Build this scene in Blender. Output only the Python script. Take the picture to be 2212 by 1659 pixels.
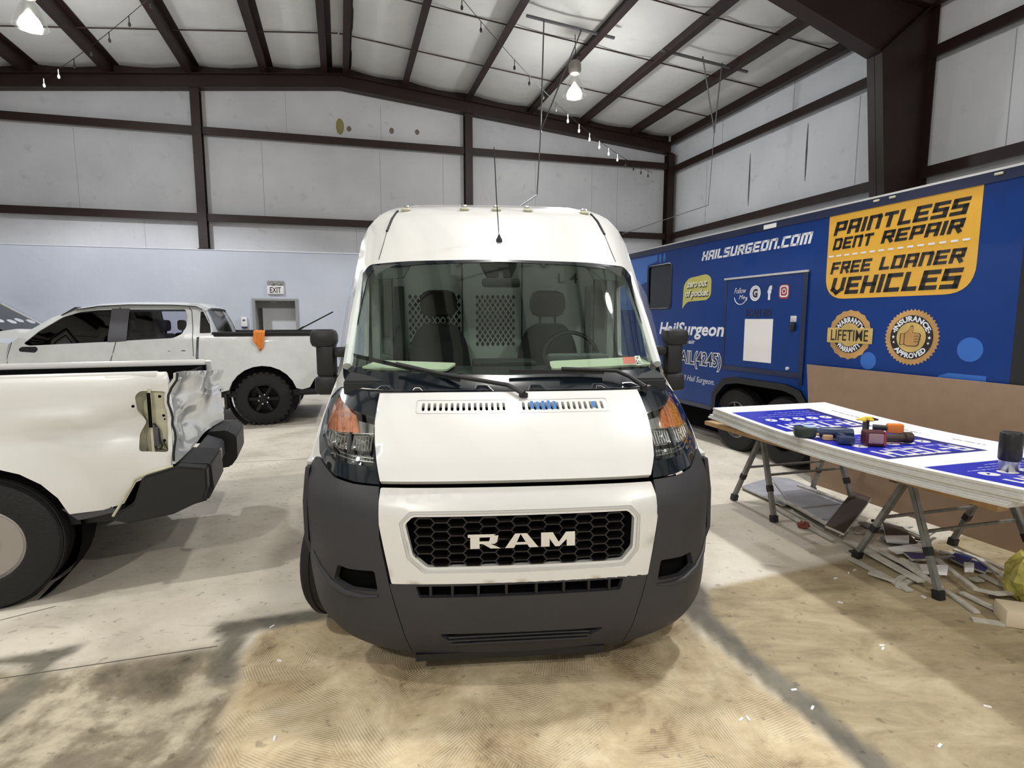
import bpy, bmesh, math, random
from math import sin, cos, pi, radians, atan2, sqrt, hypot
from mathutils import Vector, Matrix, noise
from mathutils.geometry import delaunay_2d_cdt
for o in list(bpy.data.objects): bpy.data.objects.remove(o)
SC = bpy.context.scene
COL = SC.collection
random.seed(7)
# ------------------------------------------------------------------ camera
CAMH = 1.73; FPX = 1200.0; PITCH = math.atan(139.5/FPX)
cam = bpy.data.objects.new('camera', bpy.data.cameras.new('camera'))
COL.objects.link(cam); cam.location = (0, 0, CAMH); cam.rotation_euler = (pi/2 - PITCH, 0, 0)
cam.data.sensor_width = 36; cam.data.lens = FPX/2212*36; cam.data.clip_start = .05; cam.data.clip_end = 100
SC.camera = cam
# ------------------------------------------------------------------ world, view, lamps
w = bpy.data.worlds.new('world'); SC.world = w; w.use_nodes = True
w.node_tree.nodes['Background'].inputs[0].default_value = (.75, .82, 1, 1)
w.node_tree.nodes['Background'].inputs[1].default_value = .12
SC.view_settings.view_transform = 'Standard'; SC.view_settings.look = 'None'
SC.view_settings.exposure = 0.0; SC.view_settings.gamma = 1; SC.view_settings.use_curve_mapping = False
LAMP_W = 545.0
# lamp positions (bulb centre), power factor, colour : two in view, the others overhead and behind the camera
LAMPS = [((1.28, 12.0, 6.35), 1.7, (.93, .96, 1)), ((-7.55, 9.3, 6.35), 1.65, (.92, .95, 1)),
         ((.12, 4.62, 6.5), .6, (1, .985, .955)), ((3.3, 4.6, 6.45), 1.35, (.98, .985, 1)), ((-4.8, 1.95, 6.45), 1.1, (1, .985, .955)),
         ((5.2, -2.6, 6.45), 1.35, (1, .97, .91)), ((-2.2, -4.6, 6.5), 1.7, (1, .97, .91))]
SPILL = .19          # share of light leaving above the reflector rim

# ------------------------------------------------------------------ materials
def lin(c):
    return tuple(((v/255)/12.92 if v/255 <= .04045 else ((v/255+.055)/1.055)**2.4) for v in c)
def newmat(name):
    m = bpy.data.materials.new(name); m.use_nodes = True
    nt = m.node_tree; return m, nt, nt.nodes['Principled BSDF'], nt.nodes, nt.links
def M_(name, rgb, rough=.5, metal=0, coat=0, var=0, vscale=6, bump=0, bscale=40, emit=0, trans=0, spec=.5, alpha=1):
    m, nt, P, N, L = newmat(name)
    c = lin(rgb)
    P.inputs['Base Color'].default_value = (*c, 1); P.inputs['Roughness'].default_value = rough
    P.inputs['Metallic'].default_value = metal; P.inputs['Coat Weight'].default_value = coat
    P.inputs['Coat Roughness'].default_value = .04; P.inputs['Specular IOR Level'].default_value = spec
    if alpha < 1: P.inputs['Alpha'].default_value = alpha
    if emit: P.inputs['Emission Color'].default_value = (*c, 1); P.inputs['Emission Strength'].default_value = emit
    if var or bump:
        tc = N.new('ShaderNodeTexCoord')
    if var:
        n = N.new('ShaderNodeTexNoise'); n.inputs['Scale'].default_value = vscale; n.inputs['Detail'].default_value = 6
        L.new(tc.outputs['Object'], n.inputs['Vector'])
        r = N.new('ShaderNodeValToRGB'); r.color_ramp.elements[0].position = .3; r.color_ramp.elements[1].position = .7
        r.color_ramp.elements[0].color = (*[v*(1-var) for v in c], 1); r.color_ramp.elements[1].color = (*[min(1, v*(1+var)) for v in c], 1)
        L.new(n.outputs['Fac'], r.inputs['Fac']); L.new(r.outputs['Color'], P.inputs['Base Color'])
    if bump:
        n2 = N.new('ShaderNodeTexNoise'); n2.inputs['Scale'].default_value = bscale; n2.inputs['Detail'].default_value = 4
        L.new(tc.outputs['Object'], n2.inputs['Vector'])
        b = N.new('ShaderNodeBump'); b.inputs['Strength'].default_value = bump; b.inputs['Distance'].default_value = .01
        L.new(n2.outputs['Fac'], b.inputs['Height']); L.new(b.outputs['Normal'], P.inputs['Normal'])
    return m
def glassmat(name, tint, refl=.5, rough=.02, ior=1.45):
    m, nt, P, N, L = newmat(name)
    t = N.new('ShaderNodeBsdfTransparent'); t.inputs[0].default_value = (*tint, 1)
    g = N.new('ShaderNodeBsdfGlossy'); g.inputs['Roughness'].default_value = rough; g.inputs[0].default_value = (1, 1, 1, 1)
    f = N.new('ShaderNodeLayerWeight'); f.inputs['Blend'].default_value = .5
    q = N.new('ShaderNodeMath'); q.operation = 'POWER'; q.inputs[1].default_value = 4; L.new(f.outputs['Facing'], q.inputs[0])
    k = N.new('ShaderNodeMath'); k.operation = 'MULTIPLY_ADD'; k.inputs[1].default_value = refl*1.6; k.inputs[2].default_value = .05*refl*2; k.use_clamp = True
    x = N.new('ShaderNodeMixShader')
    L.new(q.outputs[0], k.inputs[0]); L.new(k.outputs[0], x.inputs[0]); L.new(t.outputs[0], x.inputs[1]); L.new(g.outputs[0], x.inputs[2])
    L.new(x.outputs[0], N['Material Output'].inputs['Surface'])
    return m
WHITE = M_('white_car_paint', (222, 222, 219), .28, coat=1)
WHITE2 = M_('white_dented_paint', (214, 217, 217), .25, coat=1, bump=.5, bscale=7, var=.05, vscale=5)
SILVER = M_('silver_trim', (205, 205, 203), .3, .25)
PLAST = M_('dark_grey_plastic', (54, 54, 57), .5, bump=.12, bscale=500, spec=.35)
BLACKP = M_('black_plastic', (20, 21, 23), .5)
BLACKG = M_('gloss_black_panel', (17, 25, 32), .16, coat=.6)
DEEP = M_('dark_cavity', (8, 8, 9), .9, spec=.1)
RUBBER = M_('tyre_rubber', (24, 23, 23), .8, bump=.5, bscale=60)
CHROME = M_('chrome', (225, 225, 222), .12, 1)
DCHROME = M_('dark_reflector', (168, 170, 170), .22, .9, bump=.5, bscale=26)
GUNM = M_('grey_wheel_metal', (165, 162, 158), .35, .7)
BLKWHEEL = M_('black_wheel_metal', (20, 20, 21), .35, .4)
AMBER = M_('amber_lens', (205, 112, 36), .2, coat=1, bump=.6, bscale=60, var=.35, vscale=30)
AMBER2 = AMBER
LENS = glassmat('clear_lens', (.93, .95, .95), .5)
WSGLASS = glassmat('windshield_glass', (.80, .86, .82), .30)
DKGLASS = glassmat('tinted_glass', (.05, .05, .055), .5)
SDGLASS = glassmat('light_side_glass', (.90, .90, .93), .22)
STEEL = M_('primer_brown_steel', (41, 24, 21), .5, var=.18, vscale=3, spec=.4)
STEELD = STEEL
ROD = M_('galvanised_rod', (110, 110, 112), .4, .6)
RODD = M_('brown_rod', (60, 42, 40), .5, .2)
WIRE = M_('black_cable', (25, 24, 24), .6)
FRAMEG = M_('grey_painted_frame', (150, 150, 148), .6)
DOORW = M_('white_painted_door', (226, 228, 232), .5)
SIGNW = M_('sign_white', (232, 230, 228), .5)
REDT = M_('sign_lettering_dark', (70, 40, 38), .6)
BLUE = M_('blue_wrap', (2, 52, 124), .28, coat=.12, spec=.3, var=.10, vscale=1.1)
BLUED = M_('dark_blue_trim', (12, 26, 62), .3, coat=.4)
LBLUE = M_('light_blue_print', (38, 102, 188), .3, coat=.4)
YEL = M_('yellow_print', (232, 176, 54), .3, coat=.4, var=.06, vscale=2)
BLKPR = M_('black_print', (22, 20, 20), .3, coat=.3)
WHTPR = M_('white_print', (232, 234, 240), .3, coat=.3)
OLIVE = M_('dull_yellow_print', (196, 190, 92), .3, coat=.3)
GOLD = M_('gold_print', (196, 152, 92), .3, .2, var=.22, vscale=3)
GOLD2 = M_('light_gold_print', (208, 178, 104), .3, .2, var=.15, vscale=5)
PINK = M_('pink_red_print', (160, 50, 60), .3)
BOARD = M_('white_board_face', (240, 241, 244), .35)
BOARDE = M_('white_board_edge', (196, 194, 186), .7, var=.06, vscale=30)
BLUEP = M_('royal_blue_print', (28, 38, 168), .35)
NAVYP = M_('navy_print', (26, 36, 110), .35)
HARDB = M_('brown_fibreboard', (138, 114, 92), .6, var=.06, vscale=9)
WOOD = M_('raw_timber', (176, 142, 98), .7, var=.18, vscale=14, bump=.2, bscale=50)
ZINC = M_('worn_zinc_leg', (128, 128, 124), .5, .5, var=.25, vscale=16)
ORANGE = M_('orange_cloth', (226, 134, 60), .9, bump=.8, bscale=45, var=.15, vscale=14)
CREAM = M_('cream_inner_panel', (186, 184, 160), .5, var=.2, vscale=12)
GREYP = M_('grey_dust_pillar', (74, 73, 78), .6)
SEAT = M_('charcoal_seat_fabric', (46, 47, 52), .9, bump=.3, bscale=200)
INTERIOR = M_('interior_grey_plastic', (92, 96, 96), .6)
PARTN = M_('white_partition_metal', (196, 202, 198), .5, var=.05, vscale=3)
DASHM = M_('dashboard_black', (26, 29, 31), .6)
PAPER = M_('pale_folder_paper', (236, 236, 214), .6)
TEALB = M_('blue_tool_body', (24, 44, 78), .4)
MAROON = M_('maroon_tool_body', (70, 20, 30), .4)
OCHRE = M_('orange_tool_body', (218, 120, 40), .45)
YELT = M_('yellow_tool_body', (222, 196, 70), .45)
TAN = M_('tan_block', (196, 158, 110), .6)
BROWNT = M_('brown_tool_body', (50, 30, 20), .5)
PALEG = M_('yellow_green_film', (190, 182, 96), .25, bump=1, bscale=25, var=.3, vscale=12)
GREENF = M_('green_film', (40, 120, 66), .2, bump=1, bscale=25)
DKBOARD = M_('dark_brown_board', (66, 52, 44), .7)
BULB = M_('lit_bulb', (255, 250, 240), .4, emit=30)
BULBS = M_('small_lit_bulb', (235, 235, 228), .2, emit=1.2)
SMOKE = M_('small_dark_bulb', (60, 58, 54), .15)
BALLAST = M_('grey_ballast', (150, 146, 140), .5, .3)
REFLEC = glassmat('prismatic_reflector', (.82, .82, .80), .5, .2)

# ------------------------------------------------------------------ geometry helpers
def link(o, parent=None):
    COL.objects.link(o)
    if parent: o.parent = parent
    return o
def tag(o, label=None, cat=None, group=None, kind=None):
    if label: o['label'] = label
    if cat: o['category'] = cat
    if group: o['group'] = group
    if kind: o['kind'] = kind
    return o
def empty(name, loc=(0, 0, 0), rz=0, label=None, cat=None, group=None, kind=None):
    o = bpy.data.objects.new(name, None); o.empty_display_size = .1
    link(o); o.location = loc; o.rotation_euler = (0, 0, rz)
    return tag(o, label, cat, group, kind)
def mobj(name, verts, faces, mat, parent=None, smooth=False, **kw):
    me = bpy.data.meshes.new(name); me.from_pydata([tuple(v) for v in verts], [], faces); me.update()
    if mat: me.materials.append(mat)
    if smooth: me.polygons.foreach_set('use_smooth', [True]*len(me.polygons))
    o = bpy.data.objects.new(name, me); link(o, parent); tag(o, **kw); return o
class MB:
    """collects simple solids into one mesh"""
    def __init__(s): s.v = []; s.f = []; s.sm = []
    def add(s, vs, fs, smooth=False):
        k = len(s.v); s.v += [Vector(v) for v in vs]; s.f += [tuple(i+k for i in f) for f in fs]; s.sm += [smooth]*len(fs); return s
    def box(s, x0, x1, y0, y1, z0, z1, M=None):
        vs = [Vector((x, y, z)) for z in (z0, z1) for (x, y) in ((x0, y0), (x1, y0), (x1, y1), (x0, y1))]
        if M: vs = [M @ v for v in vs]
        return s.add(vs, [(3, 2, 1, 0), (4, 5, 6, 7), (0, 1, 5, 4), (1, 2, 6, 5), (2, 3, 7, 6), (3, 0, 4, 7)])
    def bevbox(s, x0, x1, y0, y1, z0, z1, b, M=None, seg=2):
        bm = bmesh.new(); bmesh.ops.create_cube(bm, size=1)
        for v in bm.verts: v.co = Vector(((x0+x1)/2+v.co.x*(x1-x0), (y0+y1)/2+v.co.y*(y1-y0), (z0+z1)/2+v.co.z*(z1-z0)))
        bmesh.ops.bevel(bm, geom=bm.edges[:], offset=b, segments=seg, affect='EDGES', profile=.5)
        bm.verts.index_update(); vs = [(M @ v.co) if M else v.co.copy() for v in bm.verts]
        fs = [tuple(v.index for v in f.verts) for f in bm.faces]; bm.free(); return s.add(vs, fs, True)
    def bar(s, a, b, wd, ht=None, up=(0, 0, 1)):
        a, b = Vector(a), Vector(b); ht = ht or wd; d = (b-a).normalized(); up = Vector(up)
        x = d.cross(up)
        if x.length < 1e-4: x = d.cross(Vector((1, 0, 0)))
        x.normalize(); y = x.cross(d); vs = []
        for p in (a, b):
            for sx, sy in ((-1, -1), (1, -1), (1, 1), (-1, 1)): vs.append(p + x*sx*wd/2 + y*sy*ht/2)
        return s.add(vs, [(0, 1, 2, 3), (7, 6, 5, 4), (4, 5, 1, 0), (5, 6, 2, 1), (6, 7, 3, 2), (7, 4, 0, 3)])
    def tube(s, path, r, n=8, cap=True):
        P = [Vector(p) for p in path]; rs = r if isinstance(r, (list, tuple)) else [r]*len(P)
        vs = []; fs = []; prev = None
        for i, p in enumerate(P):
            d = (P[min(i+1, len(P)-1)] - P[max(i-1, 0)]).normalized()
            if prev is None: x = d.orthogonal().normalized()
            else:
                x = prev - d*prev.dot(d); x = x.normalized() if x.length > 1e-6 else d.orthogonal().normalized()
            prev = x; y = d.cross(x)
            for k in range(n): a = 2*pi*k/n; vs.append(p + (x*cos(a)+y*sin(a))*rs[i])
        for i in range(len(P)-1):
            for k in range(n): fs.append((i*n+k, i*n+(k+1) % n, (i+1)*n+(k+1) % n, (i+1)*n+k))
        if cap: fs.append(tuple(range(n))[::-1]); fs.append(tuple((len(P)-1)*n+k for k in range(n)))
        return s.add(vs, fs, True)
    def lathe(s, prof, n=24, M=None, cap=True):
        """prof: (r, h) about local z"""
        vs = []; fs = []
        for r, h in prof:
            for k in range(n): a = 2*pi*k/n; vs.append(Vector((r*cos(a), r*sin(a), h)))
        for i in range(len(prof)-1):
            for k in range(n): fs.append((i*n+k, i*n+(k+1) % n, (i+1)*n+(k+1) % n, (i+1)*n+k))
        if cap:
            if prof[0][0] > 1e-4: fs.append(tuple(range(n))[::-1])
            if prof[-1][0] > 1e-4: fs.append(tuple((len(prof)-1)*n+k for k in range(n)))
        if M: vs = [M @ v for v in vs]
        return s.add(vs, fs, True)
    def prism(s, pts, a, b, fn=None):
        """polygon pts (u,v) extruded a..b along w ; fn(u,v,w)->Vector"""
        fn = fn or (lambda u, v, w: Vector((u, v, w))); n = len(pts)
        vs = [fn(u, v, a) for u, v in pts] + [fn(u, v, b) for u, v in pts]
        return s.add(vs, [tuple(range(n))[::-1], tuple(range(n, 2*n))] + [(i, (i+1) % n, n+(i+1) % n, n+i) for i in range(n)])
    def build(s, name, mat, parent=None, bevel=0, **kw):
        me = bpy.data.meshes.new(name); me.from_pydata([tuple(v) for v in s.v], [], s.f); me.update()
        me.polygons.foreach_set('use_smooth', s.sm); me.materials.append(mat)
        o = bpy.data.objects.new(name, me); link(o, parent); tag(o, **kw)
        bm = bmesh.new(); bm.from_mesh(me); bmesh.ops.recalc_face_normals(bm, faces=bm.faces)
        if bevel:
            bmesh.ops.bevel(bm, geom=[e for e in bm.edges if len(e.link_faces) == 2 and e.calc_face_angle(0) > .6], offset=bevel, segments=2, affect='EDGES', clamp_overlap=True)
        bm.to_mesh(me); bm.free()
        if any(s.sm):
            for e in me.edges: pass
            try: me.set_sharp_from_angle(angle=radians(38))
            except Exception: pass
        return o
def pip(p, poly):
    x, y = p; c = False; n = len(poly); j = n-1
    for i in range(n):
        xi, yi = poly[i]; xj, yj = poly[j]
        if (yi > y) != (yj > y) and x < (xj-xi)*(y-yi)/(yj-yi)+xi: c = not c
        j = i
    return c
def dense(poly, step):
    out = []
    for i in range(len(poly)):
        a = poly[i]; b = poly[(i+1) % len(poly)]; L = hypot(b[0]-a[0], b[1]-a[1]); k = max(1, int(round(L/step)))
        for j in range(k): out.append((a[0]+(b[0]-a[0])*j/k, a[1]+(b[1]-a[1])*j/k))
    return out
def rnd(poly, r, n=4):
    """round polygon corners"""
    out = []; N = len(poly)
    for i in range(N):
        p0, p, p1 = Vector(poly[i-1]), Vector(poly[i]), Vector(poly[(i+1) % N])
        a = (p0-p); b = (p1-p); ra = r[i] if isinstance(r, (list, tuple)) else r
        k = min(ra, a.length*.45, b.length*.45)
        if k < 1e-5: out.append(tuple(p)); continue
        A = p+a.normalized()*k; B = p+b.normalized()*k
        for j in range(n+1):
            t = j/n; out.append(tuple(A*(1-t)**2+p*2*t*(1-t)+B*t*t))
    return out
def mirr(poly): return [(-u, v) for u, v in reversed(poly)]
def ell(cx, cy, rx, ry=None, n=32, a0=0): ry = ry or rx; return [(cx+rx*cos(2*pi*k/n+a0), cy+ry*sin(2*pi*k/n+a0)) for k in range(n)]
def rect(a, b, c, d): return [(a, c), (b, c), (b, d), (a, d)]
def tri(outer, holes=(), step=.05):
    """triangulate outline with holes, interior grid"""
    loops = [dense(outer, step)] + [dense(h, step) for h in holes]
    pts = []; edges = []
    for l in loops:
        k = len(pts); pts += l; edges += [(k+i, k+(i+1) % len(l)) for i in range(len(l))]
    xs = [p[0] for p in outer]; ys = [p[1] for p in outer]; nb = list(pts)
    cell = {}
    for p in nb: cell.setdefault((int(p[0]//step), int(p[1]//step)), []).append(p)
    y = min(ys)+step*.5
    while y < max(ys):
        x = min(xs)+step*.5
        while x < max(xs):
            if pip((x, y), outer) and not any(pip((x, y), h) for h in holes):
                ci, cj = int(x//step), int(y//step)
                if all(hypot(q[0]-x, q[1]-y) > step*.45 for a in (-1, 0, 1) for b in (-1, 0, 1) for q in cell.get((ci+a, cj+b), ())): pts.append((x, y))
            x += step
        y += step
    r = delaunay_2d_cdt([Vector(p) for p in pts], edges, [], 0, 1e-7)
    V = r[0]; F = []
    for f in r[2]:
        c = (sum(V[i].x for i in f)/len(f), sum(V[i].y for i in f)/len(f))
        if pip(c, loops[0]) and not any(pip(c, h) for h in loops[1:]):
            F.append(tuple(f))
    return V, F
def patch(name, outer, S, mat, parent=None, holes=(), off=0, th=.012, step=.05, flip=False, **kw):
    """sheet with thickness lying on surface S(u,v); off is along the outward normal"""
    V, F = tri(outer, holes, step); e = 2e-3
    P = []; Q = []
    for v in V:
        u, t = v.x, v.y
        p = S(u, t); du = S(u+e, t)-S(u-e, t); dv = S(u, t+e)-S(u, t-e); n = du.cross(dv)
        n = n.normalized() if n.length > 1e-12 else Vector((0, -1, 0))
        if flip: n = -n
        P.append(p+n*off); Q.append(p+n*(off-th))
    cnt = {}
    for f in F:
        for i in range(3): a, b = f[i], f[(i+1) % 3]; cnt[(a, b)] = cnt.get((a, b), 0)+1
    bd = [k for k in cnt if (k[1], k[0]) not in cnt]
    n = len(P); vs = P + Q; fs = [(f if not flip else f[::-1]) for f in F]; back = [tuple(i+n for i in f[::-1]) if not flip else tuple(i+n for i in f) for f in F]
    m = len(vs); rim = []
    for a, b in bd:
        k = len(vs); vs += [P[a], P[b], Q[b], Q[a]]; rim.append((k, k+3, k+2, k+1) if not flip else (k, k+1, k+2, k+3))
    me = bpy.data.meshes.new(name); me.from_pydata([tuple(v) for v in vs], [], fs+back+rim); me.update()
    me.polygons.foreach_set('use_smooth', [True]*(2*len(F))+[False]*len(rim)); me.materials.append(mat)
    o = bpy.data.objects.new(name, me); link(o, parent); tag(o, **kw); return o
# --- lettering
def text2d(s, w, h, bold=0, shear=0, ref=False):
    """flat text mesh from the built-in font, fitted into w x h, origin lower left"""
    cu = bpy.data.curves.new('t', 'FONT'); cu.body = s; cu.size = 1; cu.offset = bold; cu.shear = shear; cu.resolution_u = 2; cu.fill_mode = 'FRONT'
    ob = bpy.data.objects.new('t', cu); COL.objects.link(ob)
    me = bpy.data.meshes.new_from_object(ob); bpy.data.objects.remove(ob); bpy.data.curves.remove(cu)
    vs = [v.co.copy() for v in me.vertices]; fs = [tuple(p.vertices) for p in me.polygons]; bpy.data.meshes.remove(me)
    x0 = min(v.x for v in vs); x1 = max(v.x for v in vs); y0 = min(v.y for v in vs); y1 = max(v.y for v in vs)
    if ref: x0 += bold; x1 -= bold; y0 += bold; y1 -= bold      # keep the unbolded letters' box
    return [((v.x-x0)/(x1-x0)*w, (v.y-y0)/(y1-y0)*h) for v in vs], fs
GL = {'A': [[(0, 0), (0, 6), (4, 6), (4, 0)], [(0, 2.4), (4, 2.4)]], 'B': [[(0, 0), (0, 6), (3.6, 6), (3.6, 3.2), (4, 3), (4, 0), (0, 0)], [(0, 3.1), (3.8, 3.1)]],
 'C': [[(4, 6), (0, 6), (0, 0), (4, 0)]], 'D': [[(0, 0), (0, 6), (3.3, 6), (4, 5.2), (4, .8), (3.3, 0), (0, 0)]], 'E': [[(4, 6), (0, 6), (0, 0), (4, 0)], [(0, 3), (3.4, 3)]],
 'F': [[(4, 6), (0, 6), (0, 0)], [(0, 2.9), (3.3, 2.9)]], 'G': [[(4, 6), (0, 6), (0, 0), (4, 0), (4, 3), (2.4, 3)]], 'H': [[(0, 0), (0, 6)], [(4, 0), (4, 6)], [(0, 3), (4, 3)]],
 'I': [[(0, 0), (0, 6)]], 'L': [[(0, 6), (0, 0), (3.4, 0)]], 'M': [[(0, 0), (0, 6), (5.6, 6), (5.6, 0)], [(2.8, 6), (2.8, 0)]], 'N': [[(0, 0), (0, 6), (3.6, 6), (4, 5.4), (4, 0)]],
 'O': [[(0, 0), (0, 6), (4, 6), (4, 0), (0, 0)]], 'P': [[(0, 0), (0, 6), (4, 6), (4, 2.4), (0, 2.4)]], 'R': [[(0, 0), (0, 6), (4, 6), (4, 2.8), (0, 2.8)], [(2.2, 2.8), (4, 0)]],
 'S': [[(4, 6), (0, 6), (0, 3.1), (4, 3.1), (4, 0), (0, 0)]], 'T': [[(0, 6), (4, 6)], [(2, 6), (2, 0)]], 'U': [[(0, 6), (0, 0), (4, 0), (4, 6)]], 'V': [[(0, 6), (0, 1.6), (2, 0), (4, 1.6), (4, 6)]],
 'Y': [[(0, 6), (0, 3), (4, 3)], [(4, 6), (4, 0), (1, 0)]], '.': [[(0, 0), (.01, 0)]], '-': [[(0, 3), (2.2, 3)]], ' ': []}
def block2d(s, w, h, st=1.5, shear=.18, gap=.9):
    quads = []; x = 0
    for ch in s:
        g = GL[ch]; wd = max([p[0] for l in g for p in l] or [1.2])
        for l in g:
            for a, b in zip(l, l[1:]):
                A = Vector(a); B = Vector(b); d = (B-A).normalized(); nn = Vector((-d.y, d.x))*st/2
                A2 = A-d*st/2; B2 = B+d*st/2
                quads.append([(x+p.x+st/2, p.y+st/2) for p in (A2-nn, B2-nn, B2+nn, A2+nn)])
        x += wd+st+gap
    H = 6+st; W = x-gap
    vs = []; fs = []
    for q in quads:
        k = len(vs); vs += [((u + shear*v)/(W+shear*H)*w, v/H*h) for u, v in q]; fs.append((k, k+1, k+2, k+3))
    return vs, fs
def letter(name, g2, fn, mat, parent, off=0, **kw):
    """place flat 2d mesh g2 through fn(u,v,off)"""
    vs, fs = g2
    return mobj(name, [fn(u, v, off) for u, v in vs], fs, mat, parent, **kw)
def shift(g2, dx, dy): return [(u+dx, v+dy) for u, v in g2[0]], g2[1]
def poly2d(p):
    V, F = tri(p, (), 9); return [(v.x, v.y) for v in V], [tuple(f) for f in F]
def ring2d(o, i):
    V, F = tri(o, (i,), 9); return [(v.x, v.y) for v in V], [tuple(f) for f in F]
def join2d(*gs):
    vs = []; fs = []
    for a, b in gs: k = len(vs); vs += a; fs += [tuple(i+k for i in f) for f in b]
    return vs, fs
def marks2d(w, h, seed):
    """a line of small print too far away to read: word-length dashes"""
    rr = random.Random(seed); x = 0; gs = []
    while x < w:
        L_ = min(rr.uniform(1.2, 4.5)*h, w-x)
        if L_ > h*.5: gs.append(([(x, 0), (x+L_, 0), (x+L_, h), (x, h)], [(0, 1, 2, 3)]))
        x += L_+h*.8
    return join2d(*gs)
def arc2d(g2, w, cx, cy, r, amid, top=True):
    """bend text of width w on a circle"""
    out = []
    for u, v in g2[0]:
        if top: a = amid - (u-w/2)/r; rr = r+v
        else: a = amid + (u-w/2)/(r); rr = r-v
        out.append((cx+rr*cos(a), cy+rr*sin(a)))
    return out, g2[1]
def ray(px, py):
    x = (px-1106)/FPX; y = -(py-829.5)/FPX
    return Vector((x, cos(PITCH)+y*sin(PITCH), -sin(PITCH)+y*cos(PITCH)))
def gp(px, py, z=0.0):
    """where the sight line of a measured photo point meets the level plane z"""
    d = ray(px, py); t = (z-CAMH)/d.z; return Vector((0, 0, CAMH))+d*t
def atY(px, py, Y): d = ray(px, py); return Vector((0, 0, CAMH))+d*(Y/d.y)

# ================================================================== BUILDING (s across from ridge, t from back wall towards the camera, z up)
R0 = Vector((-4.371, 14.844, 0)); DA = Vector((-.2922, .9564, 0)); DB = Vector((.9673, .2535, 0))
def W(s, t, z): return R0 + DB*s - DA*t + Vector((0, 0, z))
def Wb(s): return s
SE = 9.52                                   # half width
def roofz(s): return 8.07 - .1*abs(s)
TN = 23.0
# ---- floor with measured old tile, adhesive and paint zones
def G2(pts): return [tuple(gp(x, y)[:2]) for x, y in pts]
Z_adh = G2([(380, 1830), (455, 1659), (470, 1590), (500, 1500), (525, 1430), (555, 1372), (610, 1345), (700, 1325), (760, 1240), (1440, 1230), (1478, 1335), (1860, 1659), (2050, 1830)])
Z_grey = [G2([(1440, 1270), (1520, 1262), (1540, 1330), (1620, 1405), (1752, 1500), (1840, 1580), (1940, 1659), (2140, 1830), (2040, 1830), (1862, 1659), (1470, 1318)]),
          G2([(465, 1348), (660, 1318), (720, 1318), (720, 1336), (560, 1362), (535, 1372), (512, 1425), (505, 1475), (452, 1475), (470, 1400), (478, 1372), (458, 1372)]),
          G2([(-120, 1445), (0, 1420), (120, 1402), (178, 1391), (165, 1408), (120, 1430), (105, 1450), (75, 1500), (20, 1560), (-60, 1600), (-60, 1550), (20, 1490), (55, 1440), (0, 1437), (-120, 1460)])]
Z_tan = G2([(1530, 1272), (1722, 1232), (2300, 1110), (3200, 1300), (3200, 1900), (2100, 1900), (1862, 1659), (1470, 1318)])
Z_dirt = G2([(-500, 1540), (0, 1452), (110, 1450), (470, 1396), (520, 1400), (520, 1475), (470, 1659), (380, 1830), (-500, 1830)])
def bbox(p): xs = [a[0] for a in p]; ys = [a[1] for a in p]; return min(xs), max(xs), min(ys), max(ys)
def segd(p, poly):
    m = 9
    for i in range(len(poly)):
        ax, ay = poly[i-1]; bx, by = poly[i]; dx, dy = bx-ax, by-ay; L = dx*dx+dy*dy or 1e-9
        t = max(0, min(1, ((p[0]-ax)*dx+(p[1]-ay)*dy)/L)); m = min(m, hypot(p[0]-ax-dx*t, p[1]-ay-dy*t))
    return m
def soft(p, poly, bb, s):
    if p[0] < bb[0]-s or p[0] > bb[1]+s or p[1] < bb[2]-s or p[1] > bb[3]+s: return 0
    d = segd(p, poly); d = d if pip(p, poly) else -d
    return max(0, min(1, .5+d/(2*s)))
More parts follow.
